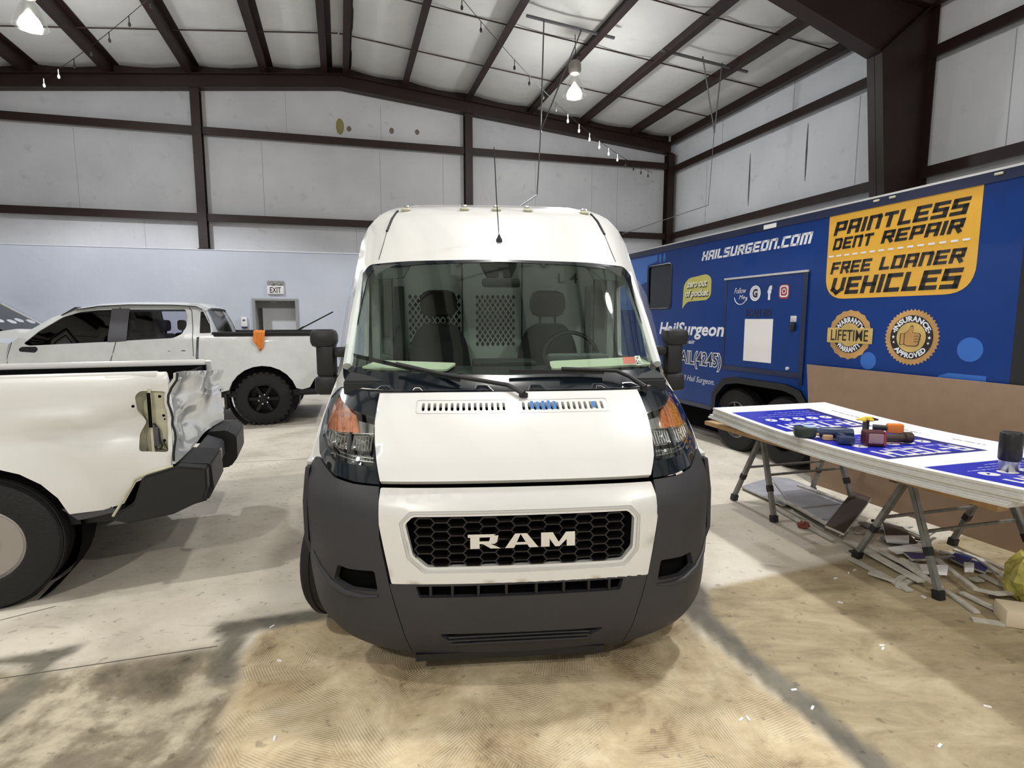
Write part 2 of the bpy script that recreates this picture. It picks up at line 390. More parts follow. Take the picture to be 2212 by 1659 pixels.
def build_floor():
    x0, x1, y0, y1, st = -3.9, 5.1, 1.05, 5.6, .04
    nx = int(round((x1-x0)/st)); ny = int(round((y1-y0)/st)); vs = []; fs = []
    for j in range(ny+1):
        for i in range(nx+1): vs.append((x0+(x1-x0)*i/nx, y0+(y1-y0)*j/ny, 0))
    for j in range(ny):
        for i in range(nx): k = j*(nx+1)+i; fs.append((k, k+1, k+nx+2, k+nx+1))
    bbs = [bbox(Z_adh)]+[bbox(z) for z in Z_grey]+[bbox(Z_tan), bbox(Z_dirt)]
    adh = []; gr = []; tn = []; di = []
    for v in vs:
        q = noise.noise(Vector((v[0]*5, v[1]*5, 0)))*.035; q2 = noise.noise(Vector((v[0]*5, v[1]*5, 9)))*.035
        p = (v[0]+q, v[1]+q2)
        adh.append(soft(p, Z_adh, bbs[0], .03)); gr.append(max(soft((v[0]+q*.3, v[1]+q2*.3), Z_grey[i], bbs[1+i], .022) for i in range(3)))
        tn.append(soft((v[0], v[1]), Z_tan, bbs[4], .022)); di.append(soft(p, Z_dirt, bbs[5], .05))
    n = len(vs)
    big = [(-16, -14), (14, -14), (14, 20), (-16, 20), (x0, y0), (x1, y0), (x1, y1), (x0, y1)]
    vs += [(a, b, 0) for a, b in big]; fs += [(n, n+1, n+5, n+4), (n+1, n+2, n+6, n+5), (n+2, n+3, n+7, n+6), (n+3, n, n+4, n+7)]
    for l in (adh, gr, tn, di): l += [0]*8
    o = mobj('floor', vs, fs, None, kind='structure', label='bare concrete floor with old tile adhesive, stains and paint')
    for nm, l in (('adh', adh), ('gry', gr), ('tan', tn), ('dirt', di)):
        a = o.data.attributes.new(nm, 'FLOAT', 'POINT'); a.data.foreach_set('value', l)
    m, nt, P, N, L = newmat('concrete_floor')
    geo = N.new('ShaderNodeNewGeometry')
    def nz(scale, detail=5, rough=.6, dist=0, stretch=None):
        n = N.new('ShaderNodeTexNoise'); n.inputs['Scale'].default_value = scale; n.inputs['Detail'].default_value = detail; n.inputs['Roughness'].default_value = rough; n.inputs['Distortion'].default_value = dist
        if stretch:
            mp = N.new('ShaderNodeMapping'); mp.inputs['Scale'].default_value = stretch; mp.inputs['Rotation'].default_value = (0, 0, .3); L.new(geo.outputs['Position'], mp.inputs['Vector']); L.new(mp.outputs[0], n.inputs['Vector'])
        else: L.new(geo.outputs['Position'], n.inputs['Vector'])
        return n.outputs['Fac']
    def ramp(f, stops):
        r = N.new('ShaderNodeValToRGB'); e = r.color_ramp.elements
        while len(e) < len(stops): e.new(.5)
        for k, (p, c) in enumerate(stops): e[k].position = p; e[k].color = (*(lin(c) if isinstance(c, tuple) else (c, c, c)), 1)
        L.new(f, r.inputs['Fac']); return r.outputs['Color']
    def mix(f, a, b, mode='MIX'):
        x = N.new('ShaderNodeMix'); x.data_type = 'RGBA'; x.blend_type = mode
        if isinstance(f, float): x.inputs[0].default_value = f
        else: L.new(f, x.inputs[0])
        L.new(a, x.inputs[6]); L.new(b, x.inputs[7]); return x.outputs[2]
    def math_(op, a, b=None):
        x = N.new('ShaderNodeMath'); x.operation = op
        for i, v in enumerate((a, b)):
            if v is None: continue
            if isinstance(v, (int, float)): x.inputs[i].default_value = v
            else: L.new(v, x.inputs[i])
        return x.outputs[0]
    def att(nm): a = N.new('ShaderNodeAttribute'); a.attribute_name = nm; return a.outputs['Fac']
    base = ramp(nz(1.1, 8, .65), [(.3, (176, 168, 153)), (.5, (207, 199, 184)), (.72, (224, 217, 203))])
    streak = ramp(nz(9, 4, .6, 1.5, (.5, 2.2, 1)), [(.62, 1.0), (.72, .66)])
    base = mix(.8, base, streak, 'MULTIPLY')
    dirt = ramp(nz(2.2, 8, .62, .15), [(.34, (96, 88, 74)), (.47, (138, 128, 109)), (.56, (188, 178, 156)), (.68, (212, 204, 184))])
    c = mix(att('dirt'), base, dirt)
    tanc = ramp(nz(2.4, 8, .7, .6, (1, 2.5, 1)), [(.3, (134, 121, 95)), (.5, (166, 151, 121)), (.7, (184, 171, 142))])
    c = mix(att('tan'), c, tanc)
    # trowelled adhesive: arcs of ridges, direction changing from patch to patch
    vo = N.new('ShaderNodeTexVoronoi'); vo.voronoi_dimensions = '2D'; vo.inputs['Scale'].default_value = 3.3; vo.inputs['Randomness'].default_value = .8
    dn = N.new('ShaderNodeTexNoise'); dn.inputs['Scale'].default_value = 3.0; L.new(geo.outputs['Position'], dn.inputs['Vector'])
    vm = N.new('ShaderNodeVectorMath'); vm.operation = 'MULTIPLY_ADD'; L.new(dn.outputs['Color'], vm.inputs[0]); vm.inputs[1].default_value = (.22, .22, 0); L.new(geo.outputs['Position'], vm.inputs[2])
    L.new(vm.outputs[0], vo.inputs['Vector'])
    off = N.new('ShaderNodeVectorMath'); off.operation = 'MULTIPLY_ADD'; L.new(vo.outputs['Color'], off.inputs[0]); off.inputs[1].default_value = (3.4, 3.4, 0); off.inputs[2].default_value = (-1.7, -1.7, 0)
    ce = N.new('ShaderNodeVectorMath'); ce.operation = 'ADD'; L.new(vo.outputs['Position'], ce.inputs[0]); L.new(off.outputs[0], ce.inputs[1])
    di_ = N.new('ShaderNodeVectorMath'); di_.operation = 'DISTANCE'; L.new(geo.outputs['Position'], di_.inputs[0]); L.new(ce.outputs[0], di_.inputs[1])
    wv = math_('SINE', math_('MULTIPLY', di_.outputs['Value'], 2*pi/.0125))
    wv = math_('ADD', math_('MULTIPLY', wv, .5), .5)
    presence = ramp(nz(3.2, 4, .6), [(.42, .0), (.58, 1.0)])
    wvp = math_('MULTIPLY', wv, presence)
    ab = ramp(nz(2.8, 8, .7, .5), [(.28, (140, 119, 90)), (.42, (190, 170, 136)), (.58, (217, 200, 166)), (.76, (236, 224, 196))])
    gro = ramp(wvp, [(.0, 1.0), (1.0, .68)])
    ab = mix(1.0, ab, gro, 'MULTIPLY')
    c = mix(att('adh'), c, ab)
    gcol = ramp(nz(5, 6, .6), [(.35, (98, 94, 84)), (.65, (126, 121, 108))])
    c = mix(att('gry'), c, gcol)
    pit = ramp(nz(16, 3, .5), [(.30, .45), (.36, 1.0)])
    c = mix(.6, c, pit, 'MULTIPLY')
    L.new(c, P.inputs['Base Color'])
    P.inputs['Roughness'].default_value = .62; P.inputs['Specular IOR Level'].default_value = .3
    hgt = math_('ADD', math_('MULTIPLY', math_('MULTIPLY', wvp, att('adh')), .6), math_('MULTIPLY', nz(22, 5, .6), .35))
    b = N.new('ShaderNodeBump'); b.inputs['Strength'].default_value = .45; b.inputs['Distance'].default_value = .006
    L.new(hgt, b.inputs['Height']); L.new(b.outputs[0], P.inputs['Normal'])
    o.data.materials.append(m); return o
floor = build_floor()
JOINT = M_('dark_joint_filler', (92, 86, 76), .9)  # plain dark colour of the joint lines
for pts in (((0, 1466), (470, 1396)), ((440, 1003), (700, 989)), ((120, 1310), (0, 1340))):
    a, b = gp(*pts[0]), gp(*pts[1]); d = (b-a).normalized(); n = Vector((-d.y, d.x, 0))*.004
    mobj('floor_joint', [a-n+Vector((0, 0, .001)), b-n+Vector((0, 0, .001)), b+n+Vector((0, 0, .001)), a+n+Vector((0, 0, .001))], [(0, 1, 2, 3)], JOINT, floor, kind='structure')

# ---- wall materials
def wallmat(name, c1, c2, seam=0, dirt=.0):
    m, nt, P, N, L = newmat(name)
    tc = N.new('ShaderNodeTexCoord'); n = N.new('ShaderNodeTexNoise'); n.inputs['Scale'].default_value = .7; n.inputs['Detail'].default_value = 7
    L.new(tc.outputs['Object'], n.inputs['Vector'])
    r = N.new('ShaderNodeValToRGB'); r.color_ramp.elements[0].position = .3; r.color_ramp.elements[1].position = .7
    r.color_ramp.elements[0].color = (*lin(c1), 1); r.color_ramp.elements[1].color = (*lin(c2), 1); L.new(n.outputs['Fac'], r.inputs['Fac'])
    out = r.outputs['Color']
    if dirt:
        n2 = N.new('ShaderNodeTexNoise'); n2.inputs['Scale'].default_value = 4; n2.inputs['Detail'].default_value = 8; L.new(tc.outputs['Object'], n2.inputs['Vector'])
        r2 = N.new('ShaderNodeValToRGB'); r2.color_ramp.elements[0].position = .62; r2.color_ramp.elements[1].position = .8
        r2.color_ramp.elements[0].color = (1, 1, 1, 1); r2.color_ramp.elements[1].color = (1-dirt, 1-dirt, 1-dirt, 1); L.new(n2.outputs['Fac'], r2.inputs['Fac'])
        x = N.new('ShaderNodeMix'); x.data_type = 'RGBA'; x.blend_type = 'MULTIPLY'; x.inputs[0].default_value = 1; L.new(out, x.inputs[6]); L.new(r2.outputs['Color'], x.inputs[7]); out = x.outputs[2]
    L.new(out, P.inputs['Base Color']); P.inputs['Roughness'].default_value = .6
    n3 = N.new('ShaderNodeTexNoise'); n3.inputs['Scale'].default_value = 1.6; n3.inputs['Detail'].default_value = 5; L.new(tc.outputs['Object'], n3.inputs['Vector'])
    b = N.new('ShaderNodeBump'); b.inputs['Strength'].default_value = .5; b.inputs['Distance'].default_value = .05; L.new(n3.outputs['Fac'], b.inputs['Height']); L.new(b.outputs[0], P.inputs['Normal'])
    return m
INSUL = wallmat('white_insulation_facing', (196, 196, 199), (212, 212, 214), dirt=.2)
INSULC = wallmat('ceiling_insulation_facing', (212, 212, 209), (226, 225, 221), dirt=.12)
INSULR = wallmat('lit_insulation_facing', (226, 229, 233), (240, 242, 245), dirt=.2)  # same facing, colour lightened in place of more lamp light on this wall
WAINS = wallmat('painted_wall_panel', (188, 193, 204), (200, 204, 214))
def wallprism(name, poly, fn, mat, label=None):
    mb = MB(); mb.prism(poly, 0, -.12, fn); return mb.build(name, mat, kind='structure', label=label)
# upper back wall above the wainscot, with the doorway left open below it in the panel
bw_pts = [(-SE, 3.3), (SE, 3.3), (SE, roofz(SE)), (0, roofz(0)), (-SE, roofz(SE))]
wallprism('wall_back', bw_pts, lambda s, z, d: W(s, d, z), INSUL, 'insulated upper end wall with white facing')
DS0, DS1, DZ = -2.27, -1.19, 2.25
mb = MB()
for a, b, z0, z1 in ((-SE, DS0, 0, 3.4), (DS1, SE, 0, 3.4), (DS0, DS1, DZ, 3.4)):
    mb.prism([(a, z0), (b, z0), (b, z1), (a, z1)], -.05, .3, lambda s, z, d: W(s, d, z))
wain = mb.build('wall_back_panel', WAINS, kind='structure', label='smooth painted lower wall panel across the end wall')
mb = MB(); mb.prism(rect(-SE, -2.9, 3.4, 3.415), -.0, .32, lambda s, z, d: W(s, d, z)); mb.prism(rect(-2.9, SE, 3.4, 3.43), 0, .32, lambda s, z, d: W(s, d, z))
mb.build('trim_1', M_('ledge_white', (224, 226, 230), .5), kind='structure')
# doorway recess, frame and leaf
RD = -.22
mb = MB()
mb.prism(rect(DS0, DS0+.07, 0, DZ), RD-.06, .33, lambda s, z, d: W(s, d, z)); mb.prism(rect(DS1-.07, DS1, 0, DZ), RD-.06, .33, lambda s, z, d: W(s, d, z))
mb.prism(rect(DS0+.07, DS1-.07, DZ-.05, DZ), RD-.06, .33, lambda s, z, d: W(s, d, z)); mb.prism(rect(DS0+.07, DS1-.07, 2.02, DZ-.05), RD-.06, RD+.01, lambda s, z, d: W(s, d, z))
dr = empty('door_1', tuple(W(-1.73, RD, 0)), kind='structure', label='white exit door set back in a grey frame behind the pickup')
def dl(o): o.parent = dr; o.matrix_parent_inverse = Matrix.Translation(-Vector(dr.location)); return o
dl(mb.build('door_frame', FRAMEG))
mb = MB(); mb.prism(rect(-2.1, -1.26, .01, 2.02), RD-.05, RD, lambda s, z, d: W(s, d, z)); dl(mb.build('door_leaf', DOORW))
mb = MB(); mb.prism(rect(-1.36, -1.33, 1.0, 1.06), RD, RD+.08, lambda s, z, d: W(s, d, z)); mb.prism(rect(-1.40, -1.29, 1.0, 1.03), RD+.06, RD+.08, lambda s, z, d: W(s, d, z)); dl(mb.build('door_handle', CHROME))
mb = MB(); mb.prism(rect(-1.83, -1.7, DZ-.1, DZ-.05), .1, .2, lambda s, z, d: W(s, d, z)); dl(mb.build('door_closer', FRAMEG))
mb = MB(); mb.prism([(DS0-.1, 0), (DS1+.1, 0), (DS1+.1, 2.6), (DS0-.1, 2.6)], RD-.25, RD-.2, lambda s, z, d: W(s, d, z)); mb.build('wall_back_corridor', FRAMEG, kind='structure')
# side walls, near end wall
mb = MB(); mb.prism([(-.0, 0), (TN, 0), (TN, roofz(SE)), (-.0, roofz(SE))], 0, .12, lambda t, z, d: W(SE+.02+d, t, z)); mb.build('wall_right', INSULR, kind='structure', label='insulated side wall behind the blue trailer')
mb = MB(); mb.prism([(-.0, 0), (TN, 0), (TN, roofz(SE)), (-.0, roofz(SE))], 0, .12, lambda t, z, d: W(-SE-.02-d, t, z)); mb.build('wall_left', INSUL, kind='structure')
wallprism('wall_front', [(-SE, 0), (SE, 0), (SE, roofz(SE)), (0, roofz(0)), (-SE, roofz(SE))], lambda s, z, d: W(s, TN-d, z), INSUL)
# ceiling: facing that bellies slightly between the purlins
PUR = [-9.35, -8.15, -6.58, -4.99, -3.32, -1.68, -.29, .22, 1.65, 3.29, 5.01, 6.52, 8.07, 9.38]
vs = []; fs = []; S_ = []
for a, b in zip([-SE]+PUR, PUR+[SE]):
    for k in range(4): S_.append(a+(b-a)*k/4)
S_.append(SE); T_ = [i*.955 for i in range(25)]
def sag(s, t):
    for a, b in zip([-SE]+PUR, PUR+[SE]):
        if a <= s <= b: u = (s-a)/(b-a); return .07*sin(pi*u)*(.6+.4*abs(cos(pi*t/1.92)))*min(1, (b-a)/1.2)
    return 0
for s in S_:
    for t in T_: vs.append(W(s, t, roofz(s)-.012-sag(s, t)))
n = len(T_)
for i in range(len(S_)-1):
    for j in range(n-1): fs.append((i*n+j, i*n+j+1, (i+1)*n+j+1, (i+1)*n+j))
mobj('ceiling', vs, fs, INSULC, smooth=True, kind='structure', label='white insulated roof lining sagging between brown purlins')
mb = MB(); mb.prism([(-SE-.2, roofz(SE)), (0, roofz(0)), (SE+.2, roofz(SE)), (SE+.2, roofz(SE)+.1), (0, roofz(0)+.1), (-SE-.2, roofz(SE)+.1)], -.2, TN+.1, lambda s, z, d: W(s, d, z)); mb.build('roof_deck', FRAMEG, kind='structure')
# purlins : Z sections
for i, s in enumerate(PUR):
    z1 = roofz(s)-.015; z0 = z1-.27; sg = 1 if s > 0 else -1; w_ = .135
    prof = [(s, z1), (s+w_, z1), (s+w_, z1-.012), (s+.012, z1-.012), (s+.012, z0), (s-w_, z0), (s-w_, z0+.03), (s-w_+.01, z0+.03), (s-w_+.01, z0+.012), (s, z0+.012)]
    mb = MB(); mb.prism(prof, 0.02, TN, lambda a, z, d: W(a, d, z)); mb.build('purlin', STEEL, kind='structure')
# sag rods across purlins
for t in (1.92, 3.84, 5.76, 9.57, 11.5, 13.4):
    for sg in (-1, 1):
        mb = MB(); mb.tube([W(sg*.02, t, roofz(0)-.10), W(sg*9.3, t, roofz(9.3)-.10)], .014, 6); mb.build('sag_rod', RODD, kind='structure')
# end rafter and rigid frames (I sections)
def rafter(t, top, bot, fw, name, ss):
    for sg in (-1, 1):
        mb = MB()
        for si, ((a, ta, ba), (b, tb, bb)) in enumerate(zip(ss, ss[1:])):
            a *= sg; b *= sg
            mb.prism([(a, ba), (b, bb), (b, tb), (a, ta)], t-.008, t+.008, lambda s, z, d: W(s, d, z))
            if not (name == 'frame_rafter' and si == 3): mb.prism([(a, ba-.014), (b, bb-.014), (b, bb), (a, ba)], t-fw/2, t+fw/2, lambda s, z, d: W(s, d, z))
            mb.prism([(a, ta), (b, tb), (b, tb+.014), (a, ta+.014)], t-fw/2, t+fw/2, lambda s, z, d: W(s, d, z))
        mb.build(name, STEEL, kind='structure')
zt = lambda s: roofz(s)-.29
rafter(.17, 0, 0, .24, 'end_rafter', [(0, zt(0), zt(0)-.30), (9.3, zt(9.3), zt(9.3)-.28)])
KN = [(0, zt(0), 7.38), (3, zt(3), 7.05), (6.2, zt(6.2), 6.72), (8.33, zt(8.33), 6.02), (9.3, zt(9.3), 6.85)]
for t in (7.65, 15.3):
    rafter(t, 0, 0, .26, 'frame_rafter', KN)
    for sg in (-1, 1):
        mb = MB()
        prof = [(8.33, 6.02), (8.56, 3.98), (9.0, 0.02), (9.45, 0.02), (9.45, 6.9), (9.3, 6.88)]
        mb.prism([(sg*a, z) for a, z in prof], t-.008, t+.008, lambda s, z, d: W(s, d, z))
        for (a, za), (b, zb) in (((8.33, 6.02), (8.56, 3.98)), ((8.56, 3.98), (9.0, .02)), ((9.3, 6.85), (8.33, 6.02))):
            mb.prism([(sg*a, za), (sg*b, zb), (sg*(b+.016), zb), (sg*(a+.016), za)], t-.14, t+.14, lambda s, z, d: W(s, d, z))
        mb.prism([(sg*9.44, .02), (sg*9.456, .02), (sg*9.456, 6.9), (sg*9.44, 6.9)], t-.14, t+.14, lambda s, z, d: W(s, d, z))
        mb.build('frame_column', STEEL, kind='structure')
for sg in (-1, 1):
    mb = MB(); mb.prism([(0, roofz(0)-.03), (sg*9.3, roofz(9.3)-.03), (sg*9.3, roofz(9.3)-.29), (0, roofz(0)-.29)], .01, .035, lambda s, z, d: W(s, d, z)); mb.build('rafter_gap_shade', STEEL, kind='structure')  # dark infill standing in for the shaded gap above the end rafter
# end wall columns (I sections standing in front of the facing)
for s, z0 in ((-3.29, 3.43), (3.26, 3.43), (9.3, 3.43), (-9.3, 3.43)):
    z1 = zt(s)-.3 if abs(s) < 9 else zt(s)-.29
    mb = MB()
    mb.prism(rect(s-.1, s+.1, z0, z1), .24, .252, lambda a, z, d: W(a, d, z)); mb.prism(rect(s-.1, s+.1, z0, z1), .01, .022, lambda a, z, d: W(a, d, z)); mb.prism(rect(s-.012, s+.012, z0, z1), .022, .24, lambda a, z, d: W(a, d, z))
    mb.prism(rect(s-.13, s+.13, z0, z0+.02), .0, .26, lambda a, z, d: W(a, d, z))
    mb.build('end_column', STEEL, kind='structure')
# girts
def girt(name, f, a, b, z, dep=.19):
    prof = [(0, z-.1), (dep, z-.1), (dep, z-.07), (dep-.01, z-.07), (dep-.01, z-.088), (.012, z-.088), (.012, z+.03), (0, z+.03)]
    prof = [(.005, z+.08), (.005, z+.06), (dep-.012, z+.06), (dep-.012, z-.085), (dep-.06, z-.085), (dep-.06, z-.095), (dep, z-.095), (dep, z+.08)]
    mb = MB(); mb.prism(prof, a, b, f); mb.build(name, STEEL, kind='structure')
for z in (4.2, 6.22):
    for a, b in ((-SE, -3.4), (-3.18, 3.15), (3.37, 9.2)): girt('girt', lambda d, zz, l: W(l, d, zz), a, b, z)
for z in (4.2, 6.12):
    for a, b in ((.3, 7.5), (7.8, 15.1), (15.5, TN)): girt('girt', lambda d, zz, l: W(SE-d, l, zz), a, b, z); girt('girt', lambda d, zz, l: W(-SE+d, l, zz), a, b, z)
SEAMM = M_('facing_seam', (178, 178, 178), .8)
for s, z0, z1 in ((-5.9, 4.3, 6.1), (-1.9, 4.3, 6.1), (-1.3, 6.35, 7.3), (.95, 4.35, 6.1), (1.0, 6.35, 7.2), (2.6, 4.35, 6.1), (5.2, 4.35, 6.1), (6.9, 4.35, 6.1), (7.7, 3.5, 6.1), (-4.6, 3.45, 4.1), (.3, 3.45, 4.1), (6.0, 3.45, 4.1)):
    mb = MB(); mb.prism(rect(s-.007, s+.007, z0, z1), 0, .004, lambda a, z, k: W(a, k, z)); mb.build('wall_seam', SEAMM, kind='structure')
for t, z0, z1 in ((1.6, 4.3, 6.0), (6.3, 4.3, 6.0), (8.9, 4.3, 6.0), (2.2, 6.2, 6.9), (4.6, 6.2, 6.9)):
    mb = MB(); mb.prism(rect(t-.007, t+.007, z0, z1), 0, .004, lambda a, z, k: W(SE+.02-k, a, z)); mb.build('wall_seam', SEAMM, kind='structure')
# tears and stains in the wall facing
STAIN = M_('torn_facing_brown', (120, 112, 96), .9); STAINY = M_('foam_yellow_patch', (142, 132, 84), .9); SLIT = M_('dark_tear', (92, 92, 90), .9)
def stain(pts, mat, d=.006):
    mb = MB(); mb.prism(pts, 0.0, d, lambda s, z, k: W(s, k, z)); mb.build('wall_patch', mat, kind='structure')
stain(ell(-.02, 6.62, .1, .2, 14, .3), STAINY); stain(ell(.2, 6.58, .06, .07, 10), STAIN); stain(ell(1.27, 6.62, .06, .08, 10), STAIN); stain(ell(1.93, 6.64, .06, .07, 10), STAIN)
for t, z0, z1 in ((3.3, 4.7, 5.6), (5.05, 4.9, 5.75)):
    mb = MB(); mb.prism([(t-.012, z0), (t, z0-.2), (t+.012, z0), (t+.02, (z0+z1)/2), (t+.008, z1), (t, z1+.15), (t-.01, z1), (t-.02, (z0+z1)/2)], 0, .01, lambda tt, z, k: W(SE+.02-k, tt, z)); mb.build('wall_tear', SLIT, kind='structure')

# ------------------------------------------------------------------ high-bay lamps
def highbay(pos, pw, col, label, hang):
    x, y, z = pos
    t = empty('high_bay_lamp', (x, y, z), 0, label, 'lamp', 'high bay lamps hung from the roof')
    mb = MB(); mb.lathe([(.02, .62), (.10, .60), (.13, .54), (.13, .42), (.10, .36), (.05, .34)], 20); mb.build('ballast', BALLAST, t)
    mb = MB(); mb.lathe([(.055, .34), (.10, .27), (.155, .16), (.20, .04), (.235, -.07)], 28, cap=False); mb.build('reflector', REFLEC, t)
    mb = MB(); mb.lathe([(.0, .16), (.05, .14), (.12, .05), (.15, -.02), (.12, -.11), (0, -.15)], 20); mb.build('bulb', BULB, t)
    mb = MB(); mb.tube([(0, 0, .61), (.01, .0, .75), (0, 0, hang-z)], .008, 6); mb.bar((-.02, 0, .68), (.10, .0, .74), .05); mb.build('hook', WIRE, t)
    for kind_, e_ in (('POINT', SPILL), ('SPOT', 1-SPILL)):
        l = bpy.data.lights.new('lamp_light', kind_); l.energy = LAMP_W*pw*e_; l.shadow_soft_size = .16; l.color = col
        if kind_ == 'SPOT': l.spot_size = radians(140); l.spot_blend = .22
        lo = bpy.data.objects.new('lamp_light', l); link(lo, t); lo.location = (0, 0, -.2)
lab = ['lit high bay lamp hanging above the white van to the right', 'lit high bay lamp hanging high at the far left corner',
       'lit high bay lamp directly above the van nose', 'lit high bay lamp above the board table', 'lit high bay lamp above the damaged pickup', 'lit high bay lamp behind the camera to the right', 'lit high bay lamp behind the camera to the left']
for (p, pw, c), lb in zip(LAMPS, lab):
    rel = Vector(p)-R0; det = DB.x*(-DA.y)-DB.y*(-DA.x); s_ = (rel.x*(-DA.y)-rel.y*(-DA.x))/det
    highbay(p, pw, c, lb, roofz(s_)-.15)

# ================================================================== WHEELS
def interp(x, X, Y):
    if x <= X[0]: return Y[0]
    for i in range(len(X)-1):
        if x <= X[i+1]: t = (x-X[i])/(X[i+1]-X[i]); return Y[i]+(Y[i+1]-Y[i])*t
    return Y[-1]
def wheel(parent, pos, R, wd, rim, side=1, steer=0, mat=GUNM, style='steel', lugs=0, name='wheel'):
    """axis along local y for trucks (axis 'y'), outer face towards -y*side"""
    e = empty(name, pos); e.parent = parent
    M = Matrix.Rotation(steer, 4, 'Z') @ Matrix.Rotation(pi/2*side, 4, 'X')       # local +z -> outer face
    h = wd/2
    mb = MB(); mb.lathe([(rim*.98, -h*.8), (rim*1.05, -h*.95), (R*.86, -h), (R*.965, -h*.86), (R, -h*.6), (R, h*.6), (R*.965, h*.86), (R*.86, h), (rim*1.05, h*.95), (rim*.98, h*.8)], 48, M, cap=False)
    if lugs:
        for k in range(lugs):
            a = 2*pi*k/lugs
            for sgn in (-1, 1):
                T = M @ Matrix.Rotation(a+sgn*.05, 4, 'Z')
                mb.box(R*.94, R+.012, -.022, .022, sgn*h*.35, sgn*h*.98, T)
                mb.box(R*.97, R+.010, -.016, .018, sgn*h*.04, sgn*h*.30, T)
    else:
        for c in (-.5, 0, .5):
            mb.lathe([(R+.001, h*(c-.16)), (R+.006, h*(c-.15)), (R+.006, h*(c+.15)), (R+.001, h*(c+.16))], 48, M, cap=False)
    mb.build('tyre', RUBBER, e)
    mb = MB()
    if style == 'steel':
        mb.lathe([(rim, h*.72), (rim*1.03, h*.8), (rim*.96, h*.86), (rim*.86, h*.6), (rim*.8, h*.5), (rim*.55, h*.58), (rim*.42, h*.75), (rim*.22, h*.78), (.0, h*.74)], 40, M)
        mb.lathe([(rim*.2, h*.78), (rim*.18, h*1.0), (0, h*1.02)], 20, M)
    else:
        mb.lathe([(rim, -h*.3), (rim, h*.72), (rim*1.03, h*.8), (rim*.96, h*.86), (rim*.93, h*.6), (rim*.93, -h*.2)], 40, M, cap=False)
        for k in range(6 if style == 'six' else 10):
            a = 2*pi*k/(6 if style == 'six' else 10); T = M @ Matrix.Rotation(a, 4, 'Z'); b = .05 if style == 'six' else .014
            mb.box(rim*.18, rim*.95, -b*.5, b*.5, h*.35, h*.6, T)
        mb.lathe([(rim*.28, h*.3), (rim*.26, h*.7), (0, h*.72)], 20, M)
        mb.lathe([(rim*.93, -h*.1), (0, -h*.1)], 24, M)
    rm = mb.build('rim', mat, e)
    lm = None
    for k in range(6):
        a = 2*pi*k/6+.3; p = M @ Vector((rim*.32*cos(a), rim*.32*sin(a), h*.7))
        if lm is None:
            mb = MB(); mb.lathe([(.013, 0), (.013, .03), (0, .034)], 8, M.to_3x3().to_4x4()); o = mb.build('lug_nut', CHROME if style != 'steel' else GUNM, rm); lm = o.data; o.location = p
        else: o = bpy.data.objects.new('lug_nut', lm); link(o, rm); o.location = p
    return e

# ================================================================== WHITE CARGO VAN (local x right, y rearwards, z up)
VAN = empty('cargo_van', (.045, 2.45, 0), radians(5), 'white high roof cargo van with grey bumpers facing the camera', 'van')
ZP = [.10, .25, .4, .7, .86, .93, .97, 1.05, 1.15, 1.25, 1.32, 1.36, 1.40, 2.10, 2.16, 2.35, 2.50, 2.60, 2.65]
YP = [.10, .02, 0, 0, .012, .055, .095, .155, .27, .41, .54, .64, .70, 1.38, 1.44, 1.62, 1.79, 1.98, 2.25]
def VY0(z):
    return sum(interp(z+d, ZP, YP) for d in (-.03, -.018, -.006, .006, .018, .03))/6
def Vw(z): return interp(z, [.10, .3, .6, .8, .95, 1.1, 1.35, 2.3, 2.42, 2.52, 2.6, 2.65], [.90, .99, 1.09, 1.10, 1.09, 1.07, 1.035, 1.005, .965, .885, .76, .62])
def VYs(x, z):
    u = abs(x)/interp(z, [.9, 1.5], [1.08, 1.01])
    return VY0(z)+interp(z, [.2, .95, 1.3, 1.45, 2.1, 2.5], [.08, .07, .06, .09, .10, .12])*u*u+interp(z, [.2, .95, 1.3, 1.45, 2.1, 2.5], [.40, .36, .34, .24, .2, .2])*u**7
def VF(x, z): return Vector((x, VYs(x, z), z))
def vf(name, poly, mat, parent=VAN, **kw): return patch(name, poly, VF, mat, parent, **kw)
def sym(h): return h + mirr(h)               # right half outline (u>0) listed bottom -> top
# bumper
ctr = [(-.512, .135), (-.25, .12), (.25, .12), (.512, .135), (.592, .459), (.608, .522), (-.608, .522), (-.592, .459)]
lowg = rnd([(-.470, .456), (.470, .456), (.488, .512), (-.488, .512)], .01)
slot = rnd([(-.32, .205), (.30, .195), (.41, .262), (-.39, .268)], .03)
bc = vf('bumper_centre', ctr, PLAST, holes=(lowg, slot), th=.03)
vf('air_intake_backing', rect(-.5, .5, .44, .53), DEEP, bc, off=-.06, th=.01)
vf('lower_slot_backing', rect(-.43, .44, .18, .29), BLACKP, bc, off=-.035, th=.01)
for x in (-.42, -.32, -.2, -.07, .07, .2, .32, .42):
    mb = MB(); mb.box(x-.006, x+.006, VYs(x, .48)+.008, VYs(x, .48)+.06, .455, .515); mb.build('intake_fin', BLACKP, bc)
for z in (.215, .232, .249):
    mb = MB(); mb.bar((-.34, .028, z), (.33, .028, z), .006, .006); mb.build('slot_rib', PLAST, bc)
mb = MB(); mb.prism([(-.50, .085), (.42, .085), (.42, .14), (-.50, .14)], .10, .135, lambda u, v, w: Vector((u, v, w))); mb.build('chin_lip', BLACKP, bc)
